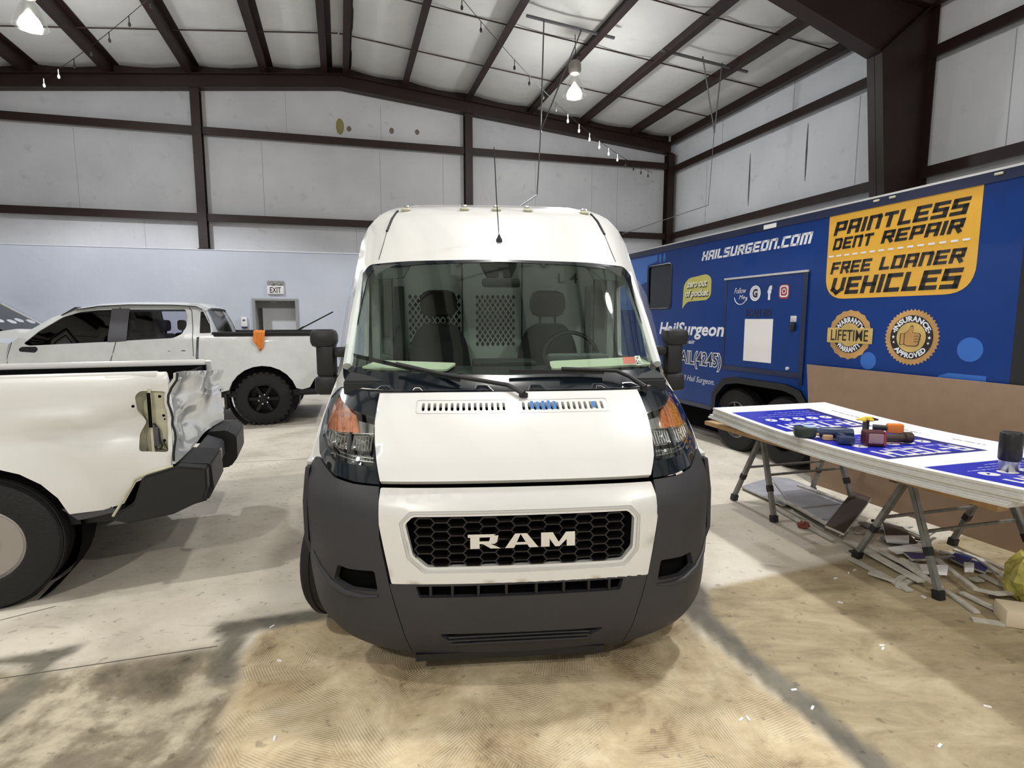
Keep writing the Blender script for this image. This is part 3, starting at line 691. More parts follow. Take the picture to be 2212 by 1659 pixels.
for sg in (1, -1):
    poly = [(.516, .138), (.60, .155), (.70, .185), (.80, .222), (.90, .275), (.965, .30), (1.0, .33), (1.05, .45), (1.088, .6), (1.099, .8), (1.09, .92), (1.062, .985), (1.03, 1.02), (1.0, 1.03), (.955, 1.008), (.889, .975), (.78, .962), (.656, .958), (.652, .85), (.65, .74), (.612, .53), (.596, .459)]
    vent = rnd([(.676, .582), (.662, .482), (.80, .478), (.885, .50), (.858, .585), (.80, .578)], .015)
    if sg < 0: poly = mirr(poly); vent = mirr(vent)
    b = vf('bumper_corner', poly, PLAST, holes=(vent,), th=.03, step=.04)
    vf('fog_recess', rect(*( (.64, .90) if sg > 0 else (-.90, -.64)), .46, .60), DEEP, b, off=-.05, th=.01)
    mb = MB(); mb.tube([VF(sg*x, z)+Vector((sg*.002, -.004, 0)) for x, z in ((.66, .463), (.74, .455), (.82, .46), (.90, .485), (.97, .53), (1.02, .58))], [.004, .010, .013, .013, .010, .003], 8); mb.build('scoop_lip', PLAST, b)
# grille surround with stepped opening, honeycomb and lettering
sur = rnd([(-.598, .524), (.610, .518), (.655, .80), (.652, .90), (.640, .952), (-.648, .954), (-.652, .90), (-.650, .80)], .008)
def octo(d): return rnd([(-.435-d*.5, .597-d), (.482+d*.5, .597-d), (.534+d, .655-d*.4), (.542+d, .80+d*.4), (.508+d*.5, .836+d), (-.498-d*.5, .836+d), (-.534-d, .80+d*.4), (-.50-d, .655-d*.4)], .012)
so = vf('grille_surround', sur, WHITE, holes=(octo(.026),), th=.03)
vf('surround_inner_step', octo(.034), SILVER, so, holes=(octo(.014),), off=-.006, th=.02)
vf('surround_rim', octo(.018), WHITE, so, holes=(octo(0),), off=-.014, th=.03)
vf('radiator_shadow_panel', octo(.02), DEEP, so, off=-.08, th=.01)
mb = MB(); octi = octo(.004); hw, hh_, hf = .046, .0205, .028
for c_ in range(-8, 9):
    for r in range(-1, 7):
        cx = c_*(hw+hf); cz = .600+r*hh_*2+(hh_ if c_ % 2 else 0)
        q = [(cx-hw, cz), (cx-hf, cz+hh_), (cx+hf, cz+hh_), (cx+hw, cz)]
        for a, b in zip(q, q[1:]):
            if pip(a, octi) and pip(b, octi): mb.bar(VF(*a)+Vector((0, .035, 0)), VF(*b)+Vector((0, .035, 0)), .006, .034, up=(0, 1, 0))
gr = mb.build('grille_mesh', M_('grille_black', (20, 17, 17), .45), so)
# letters R A M as chrome slabs
def slab(polys):
    mb = MB()
    for p in polys: mb.prism(p, -.010, .004, lambda u, v, w: VF(u, v)+Vector((0, w-.004, 0)))
    return mb
Rl = [[(0, 0), (.045, 0), (.045, .066), (0, .066)], [(-.012, .052), (.10, .052), (.125, .066), (-.012, .066)], [(.09, .028), (.13, .028), (.138, .060), (.10, .060)], [(.045, .022), (.12, .022), (.132, .034), (.045, .034)], [(.06, .022), (.095, .024), (.15, 0), (.10, 0)]]
Al = [[(0, 0), (.045, 0), (.078, .066), (.05, .066)], [(.12, 0), (.165, 0), (.108, .066), (.075, .066)], [(.035, .014), (.13, .014), (.12, .026), (.04, .026)]]
Ml = [[(0, 0), (.042, 0), (.042, .066), (0, .066)], [(.02, .066), (.058, .066), (.088, .02), (.07, 0)], [(.07, 0), (.088, .02), (.125, .066), (.165, .066), (.092, 0)], [(.128, 0), (.17, 0), (.17, .066), (.128, .066)]]
for dx, L_ in ((-.236, Rl), (-.078, Al), (.088, Ml)):
    slab([[(u*.93+dx, v+.694) for u, v in p] for p in L_]).build('grille_letter', CHROME, so)
# bonnet with two rows of slots
hood = [(-.648, .972), (-.40, .972), (0, .972), (.40, .972), (.638, .972), (.675, 1.05), (.693, 1.12), (.706, 1.20), (.714, 1.322), (.40, 1.323), (-.40, 1.323), (-.708, 1.318), (-.705, 1.20), (-.690, 1.12), (-.672, 1.05)]
sl = []
for x0, x1 in ((-.468, -.051), (.053, .473)):
    for k in range(15):
        x = x0+(x1-x0)*k/14; sl.append(rnd([(x-.0075, 1.247), (x+.0075, 1.247), (x+.0075, 1.279), (x-.0075, 1.279)], .006, 2))
hd = vf('bonnet', hood, WHITE, holes=sl, off=.018, th=.03, step=.045)
vf('bonnet_underside', [(-.5, 1.22), (.5, 1.22), (.5, 1.3), (-.5, 1.3)], DEEP, hd, off=-.05, th=.01)
for x0, x1 in ((-.505, -.025), (.025, .51)):
    o_ = rnd(rect(x0, x1, 1.236, 1.292), .012); i_ = rnd(rect(x0+.004, x1-.004, 1.2385, 1.2895), .010)
    vf('slot_border', o_, SILVER, hd, holes=(i_,), off=.0192, th=.001, step=.05)
TAPE = M_('blue_masking_tape', (52, 116, 190), .7)
for k, (a, b) in ((1, (1.251, 1.283)), (2, (1.249, 1.280)), (3, (1.247, 1.283)), (4, (1.250, 1.284)), (5, (1.249, 1.281)), (12, (1.252, 1.278))):
    x = .053+.03*k-.015+.03; vf('masking_tape', rect(x-.0078, x+.0078, a, b), TAPE, hd, off=.0195, th=.0005, step=.05)
# gloss black wing pieces with headlamps
for sg in (1, -1):
    so_ = [(.652, .964), (.78, .970), (.885, .985), (.955, 1.020), (.998, 1.045), (1.03, 1.10), (1.037, 1.19), (1.02, 1.285), (.99, 1.322), (.965, 1.338), (.90, 1.338), (.716, 1.330), (.712, 1.20), (.697, 1.12), (.679, 1.05)]
    hh = [(.688, 1.033), (.80, 1.037), (.88, 1.046), (.955, 1.075), (1.0, 1.118), (1.018, 1.182), (1.012, 1.26), (.995, 1.298), (.965, 1.308), (.93, 1.285), (.87, 1.255), (.78, 1.237), (.714, 1.226), (.708, 1.17), (.698, 1.10)]
    wing = [(.60, .93), (1.0, 1.0), (1.089, .955), (1.08, 1.04), (1.07, 1.1), (1.052, 1.25), (1.033, 1.40), (.90, 1.40), (.965, 1.338), (.99, 1.322), (1.02, 1.285), (1.037, 1.19), (1.03, 1.10), (.998, 1.045), (.955, 1.02), (.885, .985), (.652, .964)]
    amb = [(.80, 1.165), (.87, 1.158), (.95, 1.15), (1.008, 1.15), (1.018, 1.182), (1.012, 1.26), (.995, 1.298), (.965, 1.308), (.93, 1.285), (.87, 1.255), (.83, 1.240), (.81, 1.20)]
    f_ = (lambda p: p) if sg > 0 else mirr
    vf('front_wing_edge', f_([(.99, 1.0), (1.088, .955), (1.08, 1.04), (1.07, 1.1), (1.052, 1.25), (1.034, 1.36), (.95, 1.36), (.965, 1.338), (.99, 1.322), (1.02, 1.285), (1.037, 1.19), (1.03, 1.10), (.998, 1.045)]), WHITE, off=-.004, th=.01, step=.03)
    sr = vf('headlamp_panel', f_(so_), BLACKG, holes=(f_(hh),), off=.004, th=.02, step=.035)
    hl = empty('headlamp', (0, 0, 0)); hl.parent = VAN
    vf('lamp_housing', f_([(u*1.0, v) for u, v in hh]), DCHROME, hl, off=-.07, th=.005, step=.03)
    vf('indicator', f_(amb), AMBER, hl, off=-.018, th=.02, step=.03)
    vf('reflector_top', f_([(.715, 1.165), (.80, 1.16), (.82, 1.225), (.722, 1.215)]), CHROME, hl, off=-.03, th=.02, step=.03)
    # reflector bowls
    for (cx, cz, rx, rz) in ((.905, 1.115, .075, .034), (.765, 1.118, .058, .036), (.76, 1.058, .055, .014)):
        mb = MB(); rings = []
        vs = []; fs = []; n = 20
        for i, (k, d) in enumerate(((1, 0), (.8, .02), (.5, .035), (.2, .042), (.02, .043))):
            for a in range(n):
                u = sg*(cx+rx*k*max(-.9, min(.9, 1.25*cos(2*pi*a/n)))); v = cz+rz*k*max(-.88, min(.88, 1.3*sin(2*pi*a/n)))
                vs.append(VF(u, v)+Vector((0, .03+d, 0)))
        for i in range(4):
            for a in range(n): fs.append((i*n+a, i*n+(a+1) % n, (i+1)*n+(a+1) % n, (i+1)*n+a))
        mobj('reflector_bowl', vs, fs, CHROME, hl, smooth=True)
        mb = MB()
        for k in range(7):
            u = cx-rx*.8+rx*1.6*k/6; mb.bar(VF(sg*u, cz-rz*.7)+Vector((0, .034, 0)), VF(sg*u, cz+rz*.7)+Vector((0, .034, 0)), .005, .004, up=(0, 1, 0))
        mb.build('reflector_rib', GUNM, hl)
        mb = MB(); mb.lathe([(.014, 0), (.014, .02), (0, .028)], 12, Matrix.Translation(VF(sg*cx, cz)+Vector((0, .05, 0))) @ Matrix.Rotation(pi/2, 4, 'X')); mb.build('lamp_capsule', CHROME, hl)
    mb = MB(); mb.tube([VF(sg*x, z)+Vector((0, .018, 0)) for x, z in ((.70, 1.158), (.80, 1.153), (.90, 1.148), (1.0, 1.145))], .006, 6); mb.build('chrome_divider', CHROME, hl)
    mb = MB(); mb.tube([VF(sg*x, z)+Vector((0, .018, 0)) for x, z in ((.69, 1.046), (.80, 1.05), (.88, 1.06), (.95, 1.088), (.995, 1.13), (1.008, 1.18))], .005, 6); mb.tube([VF(sg*x, z)+Vector((0, .024, 0)) for x, z in ((.69, 1.060), (.80, 1.064), (.87, 1.072), (.93, 1.098))], .004, 6); mb.build('chrome_lower_trim', CHROME, hl)
    mb = MB(); mb.bar(VF(sg*.832, 1.07)+Vector((0, .03, 0)), VF(sg*.832, 1.15)+Vector((0, .03, 0)), .014, .03, up=(0, 1, 0)); mb.build('bowl_divider', BLACKP, hl)
    vf('lens', f_([(u, v) for u, v in hh]), LENS, hl, off=.006, th=.003, step=.03)
# windshield : frit ring, clear glass, cowl
frit = rnd([(-.925, 1.352), (-.60, 1.342), (0, 1.338), (.60, 1.342), (.925, 1.352), (.982, 1.39), (1.0, 1.50), (.982, 1.70), (.962, 2.02), (.90, 2.105), (.60, 2.122), (0, 2.135), (-.60, 2.122), (-.90, 2.105), (-.962, 2.02), (-.982, 1.70), (-1.0, 1.50), (-.982, 1.39)], .03)
clear = rnd([(-.86, 1.432), (0, 1.412), (.87, 1.432), (.93, 1.47), (.942, 1.54), (.925, 1.75), (.905, 2.0), (.87, 2.07), (.5, 2.10), (0, 2.118), (-.5, 2.10), (-.87, 2.07), (-.905, 2.0), (-.925, 1.75), (-.942, 1.54), (-.93, 1.47)], .04)
ws = empty('windshield', (0, 0, 0)); ws.parent = VAN
vf('black_border', frit, BLACKG, ws, holes=(clear,), off=.002, th=.008, step=.06)
vf('glass_pane', clear, WSGLASS, ws, off=.002, th=.004, step=.08)
cow = [(-.93, 1.322), (-.70, 1.316), (0, 1.312), (.70, 1.316), (.93, 1.322), (.97, 1.348), (.93, 1.366), (.6, 1.356), (0, 1.352), (-.6, 1.356), (-.93, 1.366), (-.97, 1.348)]
cw = vf('cowl', cow, BLACKP, off=-.005, th=.02, step=.05)
for k in range(3):
    mb = MB(); mb.tube([VF(x/10*.88, 1.322+k*.010+.004*(1-abs(x/10)))+Vector((0, -.001, 0)) for x in range(-10, 11)], .003, 5); mb.build('cowl_rib', GREYP, cw)
# body shell around and above the windshield
zz = [1.36, 1.45, 1.6, 1.8, 2.0, 2.15, 2.3, 2.36, 2.42, 2.47, 2.52, 2.56, 2.6, 2.63, 2.65]
outer = [(Vw(z), z) for z in zz]; outer = [(-.90, 1.345), (.90, 1.345)] + outer + mirr(outer)
bs = vf('roof_cap_and_pillars', outer, WHITE, holes=([(u*1.0, v) for u, v in frit],), off=0, th=.02, step=.05)
for sg in (1, -1):
    mb = MB(); mb.tube([VF(sg*x, z)+Vector((0, -.002, .001)) for x, z in ((.745, 2.545), (.775, 2.47), (.80, 2.36))], .010, 6); mb.build('ditch_strip', BLACKP, bs)
    mb = MB(); mb.tube([VF(sg*x, z)+Vector((0, -.0005, .0005)) for x, z in ((.80, 2.36), (.815, 2.26), (.835, 2.14))], .003, 6); mb.build('panel_seam', GREYP, bs)
# sides
def VS(sg):
    def f(y, z): return Vector((sg*Vw(z), y, z))
    return f
def yedge(z): return VYs(Vw(z), z)
for sg in (1, -1):
    ed = [(yedge(z), z) for z in [1.0, 1.1, 1.2, 1.3, 1.36, 1.5, 1.7, 1.9, 2.1, 2.2, 2.3, 2.36, 2.42, 2.47, 2.52, 2.56, 2.6, 2.63, 2.65]]
    arch = [(0.86+.44*cos(a), .40+.44*sin(a)) for a in [pi*k/12 for k in range(10)]]       # right to left over the wheel
    arch2 = [(5.0+.44*cos(a), .40+.44*sin(a)) for a in [pi*k/12 for k in range(13)]]
    poly = [(.50, .99)] + [(.56, .86)] + arch[::-1] + [(1.30, .28), (4.55, .28)] + arch2[::-1] + [(5.45, .28), (6.0, .30), (6.0, 2.65)] + ed[::-1]
    win = rnd([(1.02, 1.48), (2.02, 1.44), (2.04, 1.98), (1.55, 2.02), (1.35, 1.9)], .04)
    sd = patch('side_panel', poly, VS(sg), WHITE, VAN, holes=(win,), th=.03, step=.12, flip=(sg < 0))
    patch('side_window', win, VS(sg), SDGLASS, VAN, off=-.01, th=.004, step=.2, flip=(sg < 0))
    # grey wheel lip joining the bumper corner
    lip = [(.47, .99)] + [(.40, .8), (.42, .5), (.48, .33)] + [(0.86+.44*cos(a), .40+.44*sin(a)) for a in [pi-.1-k*.12 for k in range(13)]] + [(1.0+.5*cos(a), .40+.52*sin(a)) for a in [pi-.1-k*.12 for k in range(13)]][::-1] + [(.52, .72), (.52, .99)]
    mb = MB()
    for k in range(9):
        a0 = pi*k/14; a1 = pi*(k+1)/14
        mb.prism([(.86+.42*cos(a0), .40+.42*sin(a0)), (.86+.50*cos(a0), .40+.50*sin(a0)), (.86+.50*cos(a1), .40+.50*sin(a1)), (.86+.42*cos(a1), .40+.42*sin(a1))], 0, .03, lambda y, z, w: Vector((sg*(Vw(z)-.034+w), y, z)))
    mb.build('wheel_arch_trim', PLAST, VAN)
    patch('bumper_side', [(.40, .36), (.44, .36), (.45, .52), (.50, .66), (.58, .78), (.56, .97), (.46, .97), (.43, .8), (.40, .6)], VS(sg), PLAST, VAN, off=-.006, th=.02, step=.05, flip=(sg < 0))
    mb = MB(); mb.lathe([(.43, -.12), (.43, .12)], 32, Matrix.Translation((sg*.88, .88, .42)) @ Matrix.Rotation(pi/2, 4, 'Y'), cap=False); mb.build('wheel_liner', DEEP, VAN)
mb = MB(); mb.box(-.64, .64, 2.3, 6.0, 2.645, 2.66); mb.build('roof_skin', WHITE, VAN)
mb = MB(); mb.prism([(s*Vw(z)*.995, z) for s, z in [(1, .3), (1, .6), (1, .9), (1, 1.3), (1, 2.3), (1, 2.42), (1, 2.52), (1, 2.6), (1, 2.65)]]+[(-Vw(z)*.995, z) for z in (2.65, 2.6, 2.52, 2.42, 2.3, 1.3, .9, .6, .3)], 5.98, 6.02, lambda u, v, w: Vector((u, w, v))); mb.build('rear_doors', WHITE, VAN)
mb = MB(); mb.box(-.88, .88, .75, 5.95, .30, .36); mb.build('floor_pan', BLACKP, VAN)
mb = MB(); mb.box(-.6, .6, .30, .36, .2, 1.08); mb.build('radiator_support', DEEP, VAN)
mb = MB(); mb.prism([(.45, 1.0), (.62, 1.28), (.75, 1.36), (.75, 1.02)], -.62, .62, lambda y, z, x: Vector((x, y, z))); mb.build('engine_bay_cover', DEEP, VAN)
for sg, yw in ((1, .86), (-1, .86), (1, 5.0), (-1, 5.0)):
    ww = wheel(VAN, (0, 0, 0), .365, .23, .21, 1, 0, GUNM, 'steel')
    ww.location = (sg*(.935 if (sg > 0 or yw > 3) else .968), yw-(.03 if sg < 0 else 0), .372); ww.rotation_euler = (0, 0, (pi/2 if sg > 0 else -pi/2)+(-radians(14) if (yw < 3) else 0))
# wipers
def wiper(blade, arm, piv):
    w_ = empty('wiper', (0, 0, 0)); w_.parent = VAN
    P = [VF(*p)+Vector((0, -.035, .012)) for p in blade]
    mb = MB(); mb.bar(P[0], P[1], .014, .022); mb.build('blade', BLACKP, w_)
    P2_ = [VF(*p)+Vector((0, -.05-.004*i, .02)) for i, p in enumerate(arm)]
    mb = MB(); mb.tube(P2_, [.012, .011, .012, .015][:len(P2_)], 8); mb.lathe([(.025, 0), (.025, .02), (0, .03)], 12, Matrix.Translation(P2_[-1]-Vector((0, -.02, .02)))); mb.build('arm', BLACKP, w_)
wiper([(-.98, 1.51), (-.28, 1.385)], [(-.64, 1.46), (-.39, 1.41), (-.02, 1.355), (.06, 1.318)], 0)
wiper([(.00, 1.425), (.55, 1.415)], [(.30, 1.43), (.62, 1.415), (.69, 1.385), (.76, 1.332)], 0)
# mirrors
for sg in (1, -1):
    m_ = empty('side_mirror', (0, 0, 0)); m_.parent = VAN
    x0, x1 = (1.035, 1.185); T = Matrix.Scale(-1, 4, (1, 0, 0)) if sg < 0 else Matrix.Identity(4)
    mb = MB(); mb.bevbox(x0+.01, x1-.03, 1.02, 1.14, 1.37, 1.60, .03, T); mb.bevbox(x0, x1, 1.0, 1.15, 1.56, 1.67, .035, T); mb.bevbox(x0, x1-.02, 1.0, 1.15, 1.27, 1.39, .03, T); mb.build('mirror_housing', BLACKP, m_)
    mb = MB(); mb.box(x0+.03, x1-.04, 1.148, 1.156, 1.30, 1.64, T); mb.build('mirror_glass', CHROME, m_)
    mb = MB(); mb.bevbox(.97, 1.05, 1.03, 1.12, 1.50, 1.56, .02, T); mb.bevbox(.97, 1.05, 1.03, 1.12, 1.33, 1.39, .02, T); mb.build('mirror_arm', BLACKP, m_)
# antenna and roof marker lamps
a_ = VF(0, 2.28)
an = empty('antenna', tuple(a_)); an.parent = VAN
mb = MB(); mb.lathe([(.024, -.01), (.022, .01), (.012, .03), (.006, .045)], 14); mb.build('antenna_base', BLACKP, an)
mb = MB(); mb.tube([(0, 0, .02), (-.02, -.02, .30), (-.035, -.03, .62)], .0035, 6); mb.tube([(-.02, -.02, .02), (-.0202, -.0202, .021)], .001, 4); mb.build('antenna_mast', BLACKP, an)
for x in (-.68, -.24, 0, .24, .69):
    p = VF(x, 2.545); l_ = empty('roof_marker_lamp', tuple(p)); l_.parent = VAN; T = Matrix.Rotation(-.6, 4, 'X')
    mb = MB(); mb.bevbox(-.035, .035, -.02, .05, -.008, .016, .008, T); mb.build('marker_base', CREAM, l_)
    mb = MB(); mb.bevbox(-.024, .024, -.018, .034, .010, .046, .01, T); mb.build('marker_lens', GUNM, l_)
# cab interior
py = 2.3
holes = []
def diamonds(x0, x1, z0, z1, nx, nz):
    dx = (x1-x0)/nx; dz = (z1-z0)/nz
    for j in range(nz):
        for i in range(nx):
            for o2 in (0, 1):
                if o2 and (i == nx-1 or j == nz-1): continue
                cx = x0+dx*(i+.5+.5*o2); cz = z0+dz*(j+.5+.5*o2)
                holes.append([(cx, cz-dz*.36), (cx+dx*.36, cz), (cx, cz+dz*.36), (cx-dx*.36, cz)])
diamonds(-.16, .19, 1.49, 1.95, 8, 7); diamonds(-.72, -.27, 1.49, 1.95, 10, 7)
pt = patch('partition', [(-.97, .45), (.97, .45), (.97, 2.3), (.9, 2.42), (-.9, 2.42), (-.97, 2.3)], lambda x, z: Vector((x, py, z)), PARTN, VAN, holes=holes, th=.01, step=.16)
for x in (-.262, .24, -.84, .86):
    mb = MB(); mb.box(x-.006, x+.006, py-.008, py-.001, .6, 2.35); mb.build('partition_seam', GREYP if x != -.262 else BLACKP, pt)
for x in (-.80, -.76, .80): mb = MB(); mb.box(x-.02, x+.02, py-.06, py-.01, 1.0, 2.0); mb.build('door_rail', INTERIOR, pt)
letter('stencil_mark', text2d('L 4', .17, .085, .01), lambda u, v, k: Vector((.545+u, py-.012, 2.035+v)), GREYP, pt)
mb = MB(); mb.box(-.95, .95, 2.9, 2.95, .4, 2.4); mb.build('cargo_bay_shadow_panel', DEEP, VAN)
def seat(x):
    s_ = empty('seat', (x, 1.75, .36)); s_.parent = VAN
    mb = MB(); mb.bevbox(-.25, .25, -.35, .2, .3, .48, .06); mb.build('cushion', SEAT, s_)
    T = Matrix.Rotation(-.12, 4, 'X')
    mb = MB(); pr = rnd([(-.25, .40), (.25, .40), (.27, .9), (.22, 1.22), (.14, 1.36), (-.14, 1.36), (-.22, 1.22), (-.27, .9)], .08)
    mb.prism(pr, .08, .20, lambda u, v, w: T @ Vector((u, w, v))); mb.build('backrest', SEAT, s_, bevel=.02)
    mb = MB(); mb.bevbox(-.145, .145, .22, .36, 1.39, 1.60, .07, Matrix.Translation((0, -.0, 0))); mb.tube([(-.06, .28, 1.33), (-.06, .29, 1.45)], .008, 6); mb.tube([(.06, .28, 1.33), (.06, .29, 1.45)], .008, 6); mb.build('headrest', SEAT, s_)
seat(-.45); seat(.42)
mb = MB(); mb.prism([(.72, 1.0), (1.45, 1.0), (1.45, 1.33), (1.30, 1.42), (1.02, 1.44), (.80, 1.41), (.72, 1.385)], -.93, .93, lambda y, z, x: Vector((x, y, z))); mb.build('dashboard', DASHM, VAN, bevel=.01)
mb = MB(); mb.bevbox(-.2, .2, 1.02, 1.3, 1.42, 1.47, .015); mb.build('dash_bin', DASHM, VAN)
mb = MB()
c_ = Vector((.50, 1.42, 1.47)); T = Matrix.Translation(c_) @ Matrix.Rotation(radians(-28), 4, 'X')
ring = [T @ Vector((.19*cos(2*pi*k/32), 0.0, .19*sin(2*pi*k/32))) for k in range(33)]
T2 = Matrix.Translation(c_) @ Matrix.Rotation(radians(62), 4, 'X'); ring = [T2 @ Vector((.19*cos(2*pi*k/32), .19*sin(2*pi*k/32), 0)) for k in range(33)]
mb.tube(ring, .015, 8, False); mb.bar(ring[0], ring[16], .03, .02); mb.bar(c_, ring[24], .03, .02); mb.build('steering_wheel', BLACKP, VAN)
mb = MB(); mb.bevbox(.30, .72, 1.20, 1.36, 1.40, 1.50, .03); mb.build('instrument_hood', INTERIOR, VAN)
mb = MB(); mb.bevbox(-.13, .13, 1.33, 1.37, 1.945, 2.005, .02); mb.bar((0, 1.36, 2.0), (0, 1.42, 2.08), .03, .02); mb.build('inner_mirror', BLACKP, VAN)
mb = MB(); mb.prism([(-.14, 2.115), (.12, 2.115), (.08, 2.02), (-.09, 2.02)], 1.41, 1.55, lambda x, z, y: Vector((x, y, z))); mb.build('overhead_console', BLACKP, VAN)
for sg in (1, -1):
    mb = MB(); mb.prism([(sg*.60, 2.11), (sg*.86, 2.09), (sg*.84, 2.0), (sg*.66, 2.01)], 1.44, 1.48, lambda x, z, y: Vector((x, y, z))); mb.build('sun_visor', INTERIOR, VAN)
    mb = MB(); mb.tube([(sg*.95, .95, 1.45), (sg*.955, 1.25, 1.72), (sg*.94, 1.6, 2.05)], [.03, .035, .04], 8); mb.tube([(sg*.95, 2.1, 1.0), (sg*.95, 2.1, 2.1)], .04, 8); mb.build('inner_pillar', PARTN, VAN)
# folders lying on the dash
def folder(pts, label, tilt=0):
    mb = MB(); P = [Vector(p) for p in rnd2(pts)]; n = len(P)
    vs = P+[p+Vector((0, 0, .012)) for p in P]; mb.add(vs, [tuple(range(n))[::-1], tuple(range(n, 2*n))]+[(i, (i+1) % n, n+(i+1) % n, n+i) for i in range(n)])
    o = mb.build('sun_shade_board', PAPER, None, label=label, cat='board'); o.location = VAN.location; o.rotation_euler = VAN.rotation_euler
def rnd2(p):
    q = rnd([(a[0], a[1]) for a in p], .03, 3); out = []
    # height from plane through first three corners
    a, b, c = Vector(p[0]), Vector(p[1]), Vector(p[2]); n = (b-a).cross(c-a)
    for u, v in q: out.append((u, v, a.z-(n.x*(u-a.x)+n.y*(v-a.y))/n.z))
    return out
folder([(-.88, .98, 1.43), (-.36, .84, 1.425), (-.30, 1.0, 1.452), (-.80, 1.16, 1.48)], 'pale board lying on the dash under the left wiper')
folder([(.27, .86, 1.425), (.93, .95, 1.44), (.88, 1.12, 1.475), (.28, 1.02, 1.455)], 'pale board lying on the dash beside the windshield sticker')
STK = M_('orange_sticker', (168, 74, 36), .5); STK2 = M_('barcode_sticker', (190, 205, 190), .5)
vf('inspection_sticker', rnd(rect(.700, .785, 1.462, 1.500), .004), STK, ws, off=.004, th=.001, step=.1)
vf('barcode_sticker', rnd(rect(.787, .828, 1.452, 1.505), .004), STK2, ws, off=.004, th=.001, step=.1)
mb = MB()
for k in range(14): x = .789+random.random()*.032; z = 1.456+random.random()*.042; mb.prism(rect(x, x+.006, z, z+.007), 0, .001, lambda u, v, w: VF(u, v)+Vector((0, -.006, 0)))
mb.build('sticker_code', BLKPR, ws)

